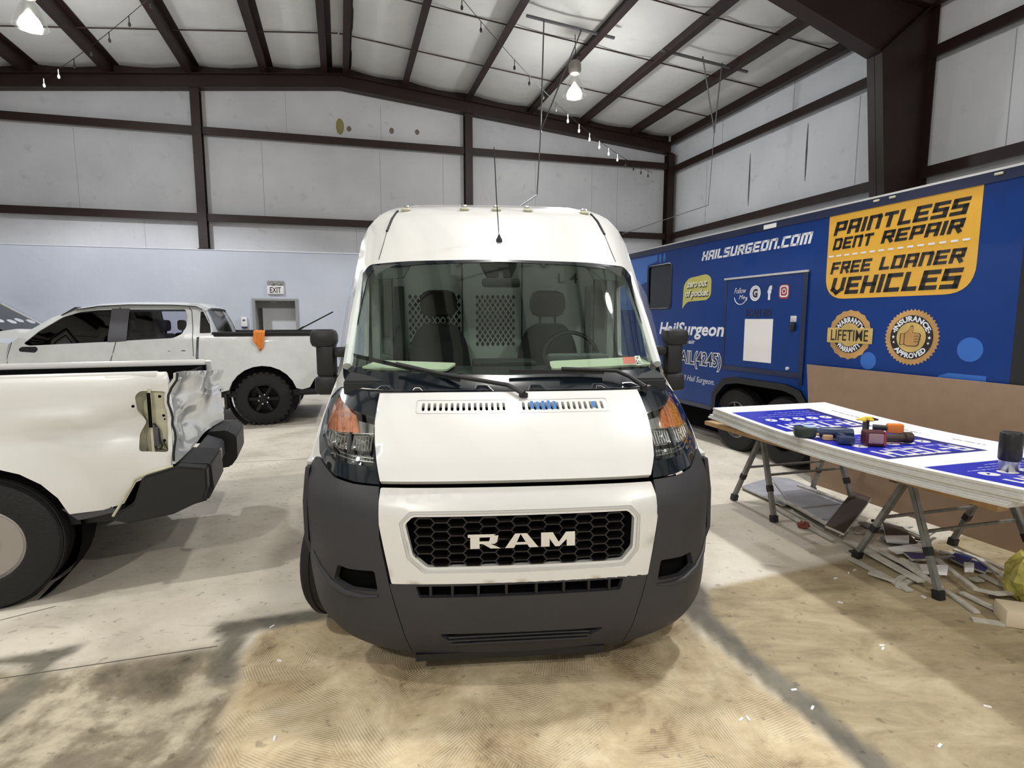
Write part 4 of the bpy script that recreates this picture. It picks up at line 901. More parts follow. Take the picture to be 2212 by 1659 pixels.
# ================================================================== PICKUP TRUCKS
# local x: along the body, rear axle at 0, tail at +, nose at - ; y: depth from near side (0) to far side (2) ; z up
def pickup(name, loc, rz, sc, label, paint, tail=1.02, arch_r=.53, dent=None, liner=DEEP, glass2=SDGLASS, wheelmat=BLKWHEEL, wstyle='six', flip=False, taillight=True, tuck=0, tyre_r=.43, lugs=28, mirror_on=True, hi=1.0):
    T = empty(name, loc, rz, label, 'pickup truck'); T.scale = (-1 if False else sc, sc, sc)
    W_ = 2.0; ax = 0.0; zc = tyre_r
    def yb(x, z):
        y = .03*((z-1.0)/.5)**2
        if z > 1.42: y += (z-1.42)*.34
        y += -.02*math.exp(-((z-1.12)/.05)**2) * (1 if abs(x) > .55 else 0)
        d = hypot(x, z-zc)
        if d < .72: y -= .035*max(0, 1-(d-arch_r)/.19) if d > arch_r else .035
        if dent and x > -.5: y += dent(x, z)
        return y
    def S(sg):
        if sg > 0: return lambda x, z: Vector((x, yb(x, z), z))
        return lambda x, z: Vector((x, W_-yb(x, z) if not dent else W_-.03*((z-1)/.5)**2-(max(0, z-1.42)*.34), z-(.045*max(0, z-.9)/.5 if dent else 0)))
    rail = 1.50*hi
    def archpts(cx, r, n=12): return [(cx+r*cos(a), zc+.03+r*.98*sin(a)) for a in [pi-pi*k/n for k in range(n+1)]]
    bed = [(-.92, .50)] + [(x, z) for x, z in archpts(ax, arch_r) if z > .49] + [(tail-.42, .57), (tail-.30, .60), (tail-.22, .74), (tail-.02, .82), (tail, .95), (tail, 1.40), (tail-.01, rail), (-.90, rail-.01), (-.92, 1.2)]
    for sg in (1, -1):
        fl = sg < 0
        hs = ()
        if dent and sg > 0: hs = (rnd([(tail-.19, .945), (tail-.025, .925), (tail-.02, 1.335), (tail-.165, 1.345), (tail-.195, 1.31), (tail-.185, 1.20), (tail-.145, 1.135), (tail-.185, 1.06)], .02),)
        b = patch('bed_side', bed, S(sg), paint, T, holes=hs, th=.03, step=.05 if (dent and sg > 0) else .1, flip=fl)
        if hs:
            mb = MB(); mb.prism([(tail-.22, .90), (tail-.11, .90), (tail-.11, 1.36), (tail-.22, 1.36)], .10, .11, lambda u, v, w: Vector((u, w, v))); mb.prism([(tail-.12, .90), (tail-.105, .90), (tail-.105, 1.36), (tail-.12, 1.36)], .02, .11, lambda u, v, w: Vector((u, w, v)))
            mb.prism([(tail-.105, .90), (tail-.0, .90), (tail-.0, 1.36), (tail-.105, 1.36)], .055, .065, lambda u, v, w: Vector((u, w, v))); mb.build('lamp_pocket', CREAM, b)
            mb = MB(); mb.prism(rect(tail-.125, tail-.105, 1.10, 1.33), .012, .02, lambda u, v, w: Vector((u, w, v)))
            for (u, v, r) in ((tail-.06, 1.30, .010), (tail-.045, 1.17, .009), (tail-.04, 1.145, .006), (tail-.05, 1.0, .009), (tail-.20, 1.25, .010)): mb.lathe([(r, 0), (0, .002)], 10, Matrix.Translation((u, .052 if u > tail-.1 else -.01, v)) @ Matrix.Rotation(pi/2, 4, 'X'))
            mb.build('bolt_hole', DEEP, b)
            mb = MB(); mb.tube([Vector((tail-.115+a_, .03, z)) for a_, z in ((0, 1.12), (.02, 1.12), (.04, 1.08), (.045, 1.0), (.055, .97), (.045, .945), (.02, .95), (.005, 1.0), (-.002, 1.08), (0, 1.12))], .006, 6); mb.tube([Vector((tail-.055, .04, 1.0)), Vector((tail-.03, .04, .93)), Vector((tail-.08, .04, .95))], .004, 6); mb.build('lamp_wiring', WIRE, b)
            mb = MB(); mb.bevbox(tail-.105, tail-.075, .015, .03, .97, 1.10, .008); mb.build('wire_grommet', GREYP, b)
        arr = archpts(ax, arch_r)
        mb = MB(); mb.lathe([(arch_r+.02, -.14), (arch_r+.02, .14)], 40, Matrix.Translation((ax, (.20 if sg > 0 else W_-.20), zc+.03)) @ Matrix.Rotation(pi/2, 4, 'X'), cap=False)
        mb.prism([(arch_r*1.0*cos(a), zc+.03+arch_r*sin(a)) for a in [2*pi*k/24 for k in range(24)]], (.34 if sg > 0 else W_-.35), (.35 if sg > 0 else W_-.34), lambda u, v, w: Vector((u+ax, w, v))); mb.build('wheel_well', DEEP if dent else GREYP, T)
        # cab side with door openings
        cab = [(-3.42, .50), (-.96, .50), (-.96, 1.14), (-.94, 1.45), (-.70, 1.50), (-.74, 1.70), (-.82, 1.88), (-.95, 1.955), (-1.3, 1.975), (-1.9, 1.975), (-2.3, 1.95), (-2.6, 1.895), (-2.9, 1.76), (-3.15, 1.575), (-3.38, 1.38), (-3.44, 1.2)]
        w1 = rnd([(-3.22, 1.375), (-3.15, 1.345), (-2.07, 1.395), (-2.05, 1.885), (-2.33, 1.875), (-2.56, 1.845), (-2.77, 1.765), (-3.04, 1.56)], .03)
        w2 = rnd([(-1.93, 1.405), (-1.27, 1.44), (-1.15, 1.50), (-1.09, 1.62), (-1.085, 1.79), (-1.13, 1.895), (-1.92, 1.89)], .03)
        w3 = rnd([(-.90, 1.51), (-.735, 1.515), (-.765, 1.70), (-.83, 1.85), (-.905, 1.86)], .02)
        cs = patch('cab_side', cab, S(sg), paint, T, holes=(w1, w2, w3), th=.03, step=.1, flip=fl)
        patch('front_door_glass', w1, S(sg), DKGLASS if glass2 is SDGLASS and not dent else DKGLASS, cs, off=-.012, th=.004, step=.2, flip=fl)
        g2 = patch('rear_door_glass', w2, S(sg), glass2, cs, off=-.012, th=.004, step=.2, flip=fl)
        patch('quarter_glass', w3, S(sg), DKGLASS, cs, off=-.012, th=.004, step=.2, flip=fl)
        patch('door_pillar', [(-2.15, 1.385), (-1.90, 1.40), (-1.90, 1.895), (-2.14, 1.89)], S(sg), GREYP, cs, off=.009, th=.012, step=.05, flip=fl)
        for pts in (((-2.12, .55), (-2.12, 1.1), (-2.04, 1.4), (-2.035, 1.92)), ((-.99, 1.15), (-1.0, 1.6), (-1.03, 1.86), (-1.08, 1.93)), ((-3.43, .55), (-3.42, 1.2), (-3.36, 1.40))):
            pp = []
            for a, c in zip(pts, pts[1:]):
                for k in range(6): pp.append((a[0]+(c[0]-a[0])*k/6, a[1]+(c[1]-a[1])*k/6))
            pp.append(pts[-1]); mb = MB(); mb.tube([S(sg)(*p) for p in pp], .006, 5); mb.build('door_seam', GREYP, cs)
        for hx_ in (-2.24, -1.13):
            patch('lock_hole', ell(hx_, 1.20 if hx_ < -2 else 1.235, .035, .013, 10), S(sg), BLACKP, cs, off=.002, th=.003, step=.2, flip=fl); patch('handle_hole', ell(hx_-.20, 1.195 if hx_ < -2 else 1.23, .026, .012, 10), S(sg), BLACKP, cs, off=.002, th=.003, step=.2, flip=fl)
        patch('mirror_mount_hole', rnd([(-3.27, 1.26), (-3.08, 1.24), (-3.04, 1.29), (-3.06, 1.33), (-3.24, 1.33), (-3.28, 1.30)], .02), S(sg), BLACKP, cs, off=.002, th=.003, step=.2, flip=fl)
        # front wing
        fx = -3.86
        wing = [(-5.0, .62), (-4.95, .58)] + [(x, z) for x, z in archpts(fx, arch_r*.96) if z > .55] + [(-3.45, .52), (-3.44, 1.2), (-3.40, 1.37), (-3.7, 1.42), (-4.3, 1.40), (-4.85, 1.32), (-5.0, 1.2)]
        patch('front_wing', wing, S(sg) if not dent else (lambda x, z, sg=sg: Vector((x, (.03*((z-1)/.5)**2) if sg > 0 else W_-.03*((z-1)/.5)**2, z))), paint, T, th=.03, step=.15, flip=fl)
        for wx in (ax, fx):
            wheel(T, (wx, (.10 if sg > 0 else W_-.10), zc), tyre_r, .27, tyre_r*.56, 1 if sg > 0 else -1, 0, wheelmat, wstyle, lugs)
    mb = MB(); mb.lathe([(arch_r*.98, -.85), (arch_r*.98, .85)], 24, Matrix.Translation((-3.86, 1.0, zc+.03)) @ Matrix.Rotation(pi/2, 4, 'X'), cap=False); mb.build('front_wheel_well', DEEP, T)
    # roof, hood, bed floor, glass
    mb = MB()
    prof = [(-.82, 1.88), (-.95, 1.955), (-1.3, 1.975), (-1.9, 1.975), (-2.3, 1.95), (-2.6, 1.895)]
    vs = []; fs = []
    for x, z in prof:
        for k in range(9):
            u = k/8; y = .196+(W_-.392)*u; vs.append((x, y, z-.012+.055*(1-(2*u-1)**4)))
    for i in range(len(prof)-1):
        for k in range(8): fs.append((i*9+k, i*9+k+1, (i+1)*9+k+1, (i+1)*9+k))
    n_ = len(vs); vs += [(v[0], v[1], v[2]-.02) for v in vs]; fs += [tuple(i+n_ for i in f[::-1]) for f in fs]
    mobj('cab_roof', vs, fs, WHITE, T, smooth=True)
    mb = MB(); mb.prism([(-2.6, 1.90), (-3.42, 1.38), (-3.42, 1.40), (-2.6, 1.92)], .20, W_-.20, lambda x, z, y: Vector((x, y, z))); mb.build('front_screen', DKGLASS, T)
    mb = MB(); mb.prism([(-.70, 1.50), (-.86, 1.90), (-.85, 1.90), (-.69, 1.50)], .42, W_-.42, lambda x, z, y: Vector((x, y, z))); mb.build('rear_screen', SDGLASS, T)
    mb = MB(); mb.prism([(-.70, .6), (-.70, 1.50), (-.71, 1.50), (-.71, .6)], .05, W_-.05, lambda x, z, y: Vector((x, y, z)))
    for y0, y1 in ((.15, .42), (W_-.42, W_-.15)): mb.prism([(-.70, 1.50), (-.86, 1.92), (-.87, 1.92), (-.71, 1.50)], y0, y1, lambda x, z, y: Vector((x, y, z)))
    mb.build('cab_back', paint, T)
    mb = MB(); mb.prism([(-3.40, 1.38), (-3.7, 1.43), (-4.3, 1.41), (-4.9, 1.32), (-5.05, 1.15), (-5.0, 1.1), (-3.42, 1.30)], .06, W_-.06, lambda x, z, y: Vector((x, y, z))); mb.build('hood', paint, T, bevel=.02)
    mb = MB(); mb.prism([(-5.02, .62), (-5.06, .8), (-5.06, 1.15), (-4.98, 1.2), (-4.9, .62)], .10, W_-.10, lambda x, z, y: Vector((x, y, z))); mb.build('front_grille', BLACKP, T)
    mb = MB(); mb.bevbox(-5.2, -4.9, .02, W_-.02, .50, .74, .04); mb.build('front_bumper', BLACKP, T)
    mb = MB(); mb.box(-3.9, tail-.1, .12, W_-.12, .46, .56); mb.build('chassis', BLACKP, T)
    mb = MB(); mb.box(-.68, tail-.06, .12, W_-.12, .80, .84); mb.build('bed_floor', liner, T)
    for y0, y1 in ((.06, .12), (W_-.12, W_-.06)):
        mb = MB(); mb.box(-.69, tail-(.26 if dent and y0 < 1 else .05), y0, y1, .6, rail-.05-(.045 if (dent and y0 > 1) else 0)); mb.build('bed_liner', DEEP, T)
        ya, yb_ = (.0, .13) if y0 < 1 else (W_-.13, W_)
        dz = -.045 if (dent and y0 > 1) else 0; mb = MB(); mb.bevbox(-.70, tail-.06, ya+.035, yb_-.035, rail-.055+dz, rail+.004+dz, .012); mb.build('bed_rail', paint if dent else BLACKP, T)
    if not dent:
        mb = MB(); mb.bevbox(-.72, tail-.02, .02, .13, rail-.012, rail+.03, .012); mb.bevbox(-.72, tail-.02, W_-.13, W_-.02, rail-.012, rail+.03, .012); mb.build('rail_cap', BLACKP, T)
        mb = MB(); mb.bevbox(tail-.03, tail+.03, .16, W_-.16, .82, rail-.01, .02); mb.build('tailgate', paint, T)
        mb = MB(); mb.bevbox(tail, tail+.22, .02, W_-.02, .50, .78, .04); mb.build('rear_bumper', BLACKP, T)
        mb = MB(); mb.box(arch_r+.02, tail-.12, .02, .06, .50, .575); mb.build('sill_trim', BLACKP, T); mb = MB(); mb.box(-.92, -3.3, .02, .06, .44, .50); mb.build('sill_trim', BLACKP, T)
        for sg in (1, -1):
            y0, y1 = (.05, .3) if sg > 0 else (W_-.3, W_-.05)
            mb = MB(); mb.box(-.60, -.56, y0, y1, .27, .62); mb.bevbox(-.64, -.50, y0, y1, .52, .63, .01); mb.build('mud_flap', BLACKP, T)
        mb = MB(); mb.tube([(-.9, .08, .42), (-2.0, .08, .42)], .012, 6); mb.build('underbody_pipe', ZINC, T)
    for y_ in (.42, W_-.68):
        for x_ in (-2.25, -1.45):
            st = MB(); st.bevbox(x_-.1, x_+.05, y_-.22, y_+.32, .8, 1.50, .05); st.bevbox(x_-.08, x_+.02, y_-.08, y_+.18, 1.54, 1.72, .04); st.tube([(x_-.03, y_+.05, 1.45), (x_-.03, y_+.05, 1.6)], .012, 6); st.build('cab_seat', SEAT, T)
    mb = MB(); mb.box(-3.3, -.75, .08, W_-.08, .55, .62); mb.build('cab_floor', DEEP, T)
    return T
# --- far pickup: crew cab with black wheels, seen side-on
FAR = pickup('pickup_truck', (-4.112+.03, 9.068-.02, 0), radians(16), 1.0, 'white crew cab pickup with black wheels parked side-on before the exit door', WHITE2, tail=1.02)
def onfar(o): o.location = FAR.location; o.rotation_euler = FAR.rotation_euler; return o
# orange rag over the bed rail
vs = []; fs = []; nu, nv = 9, 12
for j in range(nv+1):
    v = j/nv
    wdt = (.085 if v < .45 else .085*(1-(v-.45)/.55)**.7+.006)
    for i in range(nu):
        u = i/(nu-1)*2-1
        x = -.02+u*wdt+.01*sin(v*9); z = 1.548 if v < .12 else 1.548-(v-.12)*.36
        y = .085-.11*(v/.12) if v < .12 else -.028-.012*sin(u*7+v*5)-.008*cos(v*14+u*3)
        if v < .12: z += .008*sin(u*9)
        vs.append((x, y, z+.012*sin(u*5)*(v > .9)))
for j in range(nv):
    for i in range(nu-1): k = j*nu+i; fs.append((k, k+1, k+nu+1, k+nu))
rag = mobj('rag', vs, fs, ORANGE, None, smooth=True, label='orange rag hanging over the bed rail of the far pickup', cat='rag'); onfar(rag)
sm = rag.modifiers.new('t', 'SOLIDIFY'); sm.thickness = .008
mb = MB(); mb.bar((.30, .6, 1.40), (.62, .55, 1.60), .035, .03); mb.bar((.60, .55, 1.585), (1.12, .45, 1.86), .028, .02); mb.bevbox(.26, .60, .45, .75, 1.36, 1.50, .03)
o = mb.build('folded_cover_rail', BLACKP, None, label='black bar sloping up out of the far pickup bed', cat='bar'); onfar(o)
# --- second vehicle at far left edge, same kind, facing right
def mirrored(root, loc, rz, label):
    pass
OTH = pickup('pickup_truck', (-13.70, 10.02, 0), radians(14.5), 1.08, 'white pickup at the left edge with white paint marks on its windscreen', WHITE, tail=1.02, lugs=0)
OTH.scale = (-1.08, 1.08, 1.08)
mb = MB(); mb.bar((-3.44, 1.80, 1.395), (-2.6, 1.80, 1.925), .05, .04); mb.build('screen_pillar', WHITE, OTH)
mb = MB(); mb.bar((-3.40, 1.0, 1.385), (-3.40, 1.7, 1.385), .06, .03); mb.build('screen_base', BLACKP, OTH)
for j_ in range(5):
    q = rnd([(-.11, -.05), (.02, -.07), (.13, .0), (.06, .07), (-.08, .05)], .04)
    letter('screen_paint_mark', poly2d([(u*1.1+.32*j_, v*1.3+.10+.05*(j_ % 2)) for u, v in q]), lambda u, v, k: Vector((-3.28+.78*(v+.06)-.012, .35+u, 1.47+.495*(v+.06)+.012)), WHTPR, OTH)

# --- near pickup: damaged tail corner
def dentf(x, z):
    d = 0
    # big crease sweeping from the side to the lamp opening
    r = (x-.80)/.22; q = (z-1.14+.10*max(0, .85-x))/.10
    d += .06*math.exp(-r*r-q*q)
    r = (x-.62)/.35; q = (z-1.22+.10*(.9-x))/.035
    d -= .030*math.exp(-r*r-q*q)
    r = (x-.55)/.25; q = (z-1.10)/.05; d += .02*math.exp(-r*r-q*q)
    d += .045*math.exp(-((x-.98)/.10)**2-((z-1.15)/.22)**2)
    return d
NEAR = pickup('pickup_truck', (0, 0, 0), 0, .955, 'white pickup with crumpled tailgate and missing tail lamp, nearest left', WHITE, tail=1.06, arch_r=.485, dent=dentf, wheelmat=GUNM, wstyle='steel', tyre_r=.42, lugs=0, hi=.977)
a_n = radians(20.5); n0 = Vector((-.9217*3.2, 3.2, 0)); NEAR.location = n0+Vector((cos(a_n), sin(a_n), 0))*(-.19); NEAR.rotation_euler = (0, 0, a_n)
TL = 1.06
def TG(y, z):
    t = y/1.96
    x = TL+.01 + .05*math.exp(-((z-1.42)/.10)**2) - .06*sin(pi*t)*.3
    x += .05*noise.noise(Vector((y*1.3, z*2.6, 3))) + .05*abs(noise.noise(Vector((y*.8+4, z*4.5, 8))))
    x += -.09*math.exp(-((z-1.02)/.12)**2)*sin(pi*min(1, t*1.1))**2 + .05*t*t
    return Vector((x, y, z-(.09*t if z > 1.2 else .03*t)))
tg = patch('tailgate', [(.025, .84), (1.95, .84), (1.96, 1.2), (1.95, 1.40), (1.0, 1.435), (.3, 1.46), (.03, 1.465), (.03, 1.2)], TG, WHITE2, NEAR, holes=(rnd([(1.12, 1.18), (1.32, 1.17), (1.36, 1.25), (1.2, 1.28)], .02),), th=.03, step=.05, flip=False)
mb = MB(); mb.prism([(1.08, 1.14), (1.40, 1.14), (1.40, 1.30), (1.08, 1.30)], TL-.06, TL-.05, lambda u, v, w: Vector((w, u, v))); mb.build('handle_recess', BLACKP, tg)
mb = MB(); mb.bevbox(TL-.015, TL+.01, 1.14, 1.34, 1.20, 1.26, .01); mb.build('tailgate_handle', BLACKP, tg)
mb = MB(); mb.box(TL-.10, TL-.07, .10, 1.9, .84, 1.36); mb.build('tailgate_inner', DEEP, tg)
mb = MB(); mb.tube([TG(.028, .86+k*.05)+Vector((-.006, -.004, 0)) for k in range(13)], .008, 6); mb.build('tailgate_seam', WIRE, tg)
# black step bumper: corner piece wrapping to the side, middle and far corner
def bprism(name, pts, y0, y1, mat=BLACKP, bev=.012):
    mb = MB(); mb.prism(pts, y0, y1, lambda x, z, y: Vector((x, y, z))); return mb.build(name, mat, NEAR, bevel=bev)
bprism('bumper_side', [(TL-.24, .60), (TL-.34, .55), (TL-.36, .50), (TL-.28, .47), (TL-.02, .50), (TL+.17, .58), (TL+.20, .66), (TL+.20, .80), (TL+.03, .83), (TL-.18, .775)], -.02, .10)
bprism('bumper_corner', [(TL, .50), (TL+.18, .54), (TL+.22, .62), (TL+.21, .80), (TL, .83)], .10, .62)
bprism('bumper_middle', [(TL, .54), (TL+.14, .58), (TL+.14, .72), (TL, .78)], .62, 1.38, GREYP)
bprism('bumper_corner', [(TL, .44), (TL+.18, .46), (TL+.24, .54), (TL+.24, .74), (TL+.16, .80), (TL, .80)], 1.38, 2.02)
mb = MB(); mb.bevbox(TL+.14, TL+.15, .78, 1.12, .60, .70, .004); mb.build('plate_recess', CREAM, NEAR)
bprism('lower_valance', [(TL-.88+.35, .52), (TL-.34, .55), (TL-.40, .62), (.42, .60), (.50, .52)], .02, .06, GREYP, .0)
mb = MB(); mb.tube([Vector((TL-.36+a, -.01, z)) for a, z in ((0, .53), (.08, .66), (.14, .765), (.22, .80), (.36, .835))], .009, 6); mb.build('bumper_seam', CREAM, NEAR)

# ================================================================== BLUE TRAILER (local x towards the camera, y to the far side)
TR = empty('enclosed_trailer', (2.62, 8.2, 0), radians(-73), 'long blue enclosed trailer with yellow and white lettering along the side wall', 'trailer')
def TS(x, z): return Vector((x, 0, z))
def TP(u, v, k=.002): return Vector((u, -k, v))
XL, XR = -3.6, 4.16
wa = rnd([(.66, .50), (.68, .70), (.86, .87), (1.08, .91), (1.88, .91), (2.06, .87), (2.22, .70), (2.24, .50)], .05)
side = [(XL, .50)] + wa + [(XR, .50), (XR, 2.80), (XL, 2.80)]
win = rnd([(-1.21, 1.90), (-.53, 1.90), (-.53, 2.59), (-1.21, 2.59)], .07)
sp = patch('side_skin', side, TS, BLUE, TR, holes=(win,), th=.03, step=.5)
mb = MB(); mb.box(XL, XR, .03, 2.02, .5, .56); mb.box(XL, XR, 2.02, 2.05, .5, 2.80); mb.box(XL, XL+.03, .03, 2.02, .56, 2.8); mb.box(XR-.03, XR, .03, 2.02, .56, 2.8); mb.build('trailer_shell', BLUED, TR)
mb = MB(); mb.box(XL, XR, .0, 2.05, 2.80, 2.84); mb.build('trailer_roof', GREYP, TR)
mb = MB(); mb.box(XL-.01, XR+.01, -.012, .03, 2.79, 2.872); mb.build('top_rail', BLUED, TR)
mb = MB(); mb.box(XL-.01, XR+.01, -.016, .03, 2.872, 2.89); mb.build('roof_edge_trim', SILVER, TR)
mb = MB(); mb.box(XL, .56, -.008, .03, .47, .53); mb.box(2.34, XR, -.008, .03, .47, .53); mb.build('bottom_rail', BLUED, TR)
mb = MB(); mb.box(XR-.02, XR+.09, -.015, .06, .48, 2.88); mb.build('corner_post', BLACKP, TR)
for x in (XL+1.2, -2.4): 
    if x != 0: mb = MB(); mb.box(x-.003, x+.003, -.0015, 0, .53, 2.79); mb.build('skin_seam', BLUED, TR)
patch('window_pane', win, TS, DKGLASS, TR, off=-.012, th=.004, step=.4)
mb = MB(); mb.box(-1.25, -.5, .3, .32, 1.85, 2.65); mb.build('window_blind', BROWNT, TR)
vs = [(u*1.0, v) for u, v in win]
mb = MB(); mb.tube([Vector((u, -.004, v)) for u, v in win]+[Vector((win[0][0], -.004, win[0][1]))], .012, 6, False); mb.build('window_gasket', BLACKP, TR)
# side door
mb = MB(); mb.box(.80, 2.08, -.012, .0, 1.13, 2.24); mb.build('door_skin', BLUE, TR, bevel=.003)
for nm, b in (('door_frame_strip', (2.08, 2.14, -.02, 0, 1.0, 2.27)), ('door_frame_strip', (.77, .80, -.014, 0, 1.10, 2.26)), ('door_sill', (.77, 2.14, -.018, 0, 1.07, 1.13))):
    mb = MB(); mb.box(*b); mb.build(nm, BLUED, TR)
mb = MB(); mb.box(.76, 2.14, -.035, 0, 2.245, 2.268); mb.build('drip_rail', SILVER, TR)
mb = MB(); mb.bevbox(1.93, 2.01, -.03, -.012, 1.70, 1.77, .005); mb.build('lock_plate', SILVER, TR)
mb = MB(); mb.bevbox(1.94, 2.0, -.05, -.012, 1.60, 1.69, .01); mb.build('door_latch', BLACKP, TR)
mb = MB(); mb.lathe([(.02, 0), (.02, .02), (0, .025)], 10, Matrix.Translation((1.92, -.012, 1.17)) @ Matrix.Rotation(pi/2, 4, 'X')); mb.build('door_stop', SILVER, TR)
# wheel arch, wheels, axle box
mb = MB()
for (a, za), (b, zb) in zip(wa, wa[1:]): mb.add([Vector((a, -.03, za)), Vector((b, -.03, zb)), Vector((b, .34, zb)), Vector((a, .34, za))], [(0, 1, 2, 3)])
mb.build('wheel_box', DEEP, TR)
mb = MB(); mb.box(.56, 2.34, .34, .36, .35, 1.0); mb.build('wheel_box_back', DEEP, TR)
mb = MB()
oo = [(.58, .50), (.60, .73), (.80, .94), (1.05, .985), (1.9, .985), (2.12, .94), (2.30, .73), (2.32, .50)]
V_, F_ = tri(oo+wa[::-1], (), .3)
mb.add([Vector((v.x, -.03, v.y)) for v in V_], [tuple(f) for f in F_]); mb.add([Vector((v.x, -.001, v.y)) for v in V_], [tuple(f)[::-1] for f in F_])
mb.build('fender_flare', BLACKP, TR)
for x in (1.0, 1.85): wheel(TR, (x, .14, .41), .41, .22, .24, 1, 0, BLKWHEEL if x > 1.5 else GUNM, 'ten')
wheel(TR, (1.0, 1.9, .41), .41, .22, .24, -1, 0, GUNM, 'ten'); wheel(TR, (1.85, 1.9, .41), .41, .22, .24, -1, 0, GUNM, 'ten')
mb = MB(); mb.box(XL+.3, XR-.1, .5, .6, .40, .5); mb.box(XL+.3, XR-.1, 1.45, 1.55, .40, .5); mb.build('frame_rail', BLACKP, TR)
mb = MB(); mb.box(XL, XR-.1, .38, .40, .07, .50); mb.build('underside_shade_sheet', DEEP, TR)  # dark sheet added as the shadow beneath the trailer
for x in (3.93, 3.06, 2.90): mb = MB(); mb.bevbox(x-.03, x+.03, -.03, -.012, 2.835, 2.855, .006); mb.build('side_marker_lamp', CREAM, TR)
mb = MB(); mb.box(1.42, 1.62, -.016, -.012, 2.80, 2.85); mb.build('maker_plate', SIGNW, TR)
# ---- print on the side
def pr(name, g2, mat, k): return letter(name, g2, TP, mat, TR, k)
yel = rnd([(2.36, 2.80), (2.36, 2.10), (2.36, 1.94), (3.82, 1.94), (3.82, 2.82), (2.36, 2.80)][:1]+[(2.36, 1.94), (3.82, 1.94), (3.82, 2.82)], [.01, .24, .24, .01], 8)
pr('yellow_panel', poly2d(yel), YEL, .002)
def blk(name, s, x0, x1, z0, z1, mat=BLKPR, k=.004, st=1.75, sh=.2): return pr(name, shift(block2d(s, x1-x0, z1-z0, st, sh), x0, z0), mat, k)
blk('lettering', 'PAINTLESS', 2.42, 3.74, 2.585, 2.72); blk('lettering', 'DENT', 2.42, 2.89, 2.44, 2.555); blk('lettering', 'REPAIR', 2.96, 3.71, 2.44, 2.555)
pr('dashed_line', join2d(*[poly2d(rnd(rect(2.38+i*.094, 2.44+i*.094, 2.37, 2.388), .008)) for i in range(15)]), WHTPR, .004)
blk('lettering', 'FREE', 2.41, 2.89, 2.195, 2.315); blk('lettering', 'LOANER', 2.96, 3.74, 2.195, 2.315); blk('lettering', 'VEHICLES', 2.42, 3.73, 1.985, 2.155)
blk('web_address', 'HAILSURGEON.COM', .21, 2.16, 2.55, 2.675, WHTPR, .002, 1.7, .22)
def txt(name, s, x0, x1, z0, z1, mat, k=.003, bold=.02, sh=0, ref=False): return pr(name, shift(text2d(s, x1-x0, z1-z0, bold, sh, ref), x0, z0), mat, k)
txt('lettering', 'HailSurgeon', -.83, .76, 1.44, 1.69, WHTPR, .002, .026, .2)
txt('lettering', 'Dent Repair', -.60, .13, 1.355, 1.44, WHTPR, .002, .01, .05)
txt('number_outline', 'HAIL(4245)', -.37, .72, 1.028, 1.262, WHTPR, .002, .062, 0, True)
txt('phone_number', 'HAIL(4245)', -.37, .72, 1.028, 1.262, BLUED, .0035, .014, 0, True)
txt('lettering', 'Call Hail Surgeon.', -.25, .60, .80, .91, WHTPR, .002, .0, .35)
bub = rnd([(-.22, 1.89), (-.10, 1.99), (.36, 2.0), (.45, 2.06), (.45, 2.30), (.34, 2.36), (-.08, 2.33), (-.20, 2.24), (-.21, 2.05)], [0, .08, .06, .06, .06, .08, .06, .06, .02], 6)
pr('speech_bubble', poly2d(bub), OLIVE, .002)
for s, x0, x1, z0, z1 in (('zero out', -.12, .36, 2.19, 2.29), ('of pocket', -.15, .40, 2.03, 2.16)):
    txt('lettering', s, x0+.008, x1+.008, z0-.014, z1-.014, BLKPR, .0035, .06, .25); txt('lettering', s, x0, x1, z0, z1, M_('cream_print', (226, 224, 196), .4), .005, .035, .25)
kd = .016
txt('lettering', 'Follow', .95, 1.17, 2.06, 2.13, WHTPR, kd, .0, .3); txt('lettering', 'Me', 1.04, 1.15, 1.985, 2.04, WHTPR, kd, .0, .3)
mb = MB(); mb.tube([Vector((1.07+.115*cos(a), -kd, 2.02+.10*sin(a))) for a in [pi+.1+(pi-.4)*k/10 for k in range(11)]], [.004+.002*k/10 for k in range(11)], 5); mb.tube([(1.15, -kd, 2.0), (1.19, -kd, 2.005), (1.18, -kd, 1.965)], .005, 5); mb.build('arrow_swoosh', WHTPR, TR)
pr('round_icon', ring2d(ell(1.33, 2.05, .095, .095, 36), ell(1.33, 2.05, .075, .075, 36)), WHTPR, kd)
pr('round_icon', poly2d(ell(1.33, 2.05, .072, .072, 36)), WHTPR, kd-.001)
txt('icon_letter', 'G', 1.285, 1.375, 1.995, 2.105, BLUED, kd+.002, .05)
txt('icon_letter', 'f', 1.54, 1.61, 1.96, 2.13, WHTPR, kd, .06)
pr('camera_icon', poly2d(rnd(rect(1.72, 1.88, 1.965, 2.13), .045)), PINK, kd-.001)
pr('camera_icon', ring2d(rnd(rect(1.735, 1.865, 1.985, 2.12), .04), rnd(rect(1.752, 1.848, 2.002, 2.103), .03)), WHTPR, kd+.001); pr('camera_icon', ring2d(ell(1.80, 2.052, .032), ell(1.80, 2.052, .020)), WHTPR, kd+.001); pr('camera_icon', poly2d(ell(1.835, 2.088, .006, .006, 8)), WHTPR, kd+.001)
txt('lettering', 'SCAN ME', 1.17, 1.61, 1.765, 1.86, BLUED, kd, .04)
mb = MB(); mb.box(1.17, 1.65, -.015, -.012, 1.21, 1.735); mb.build('white_code_plate', SIGNW, TR)
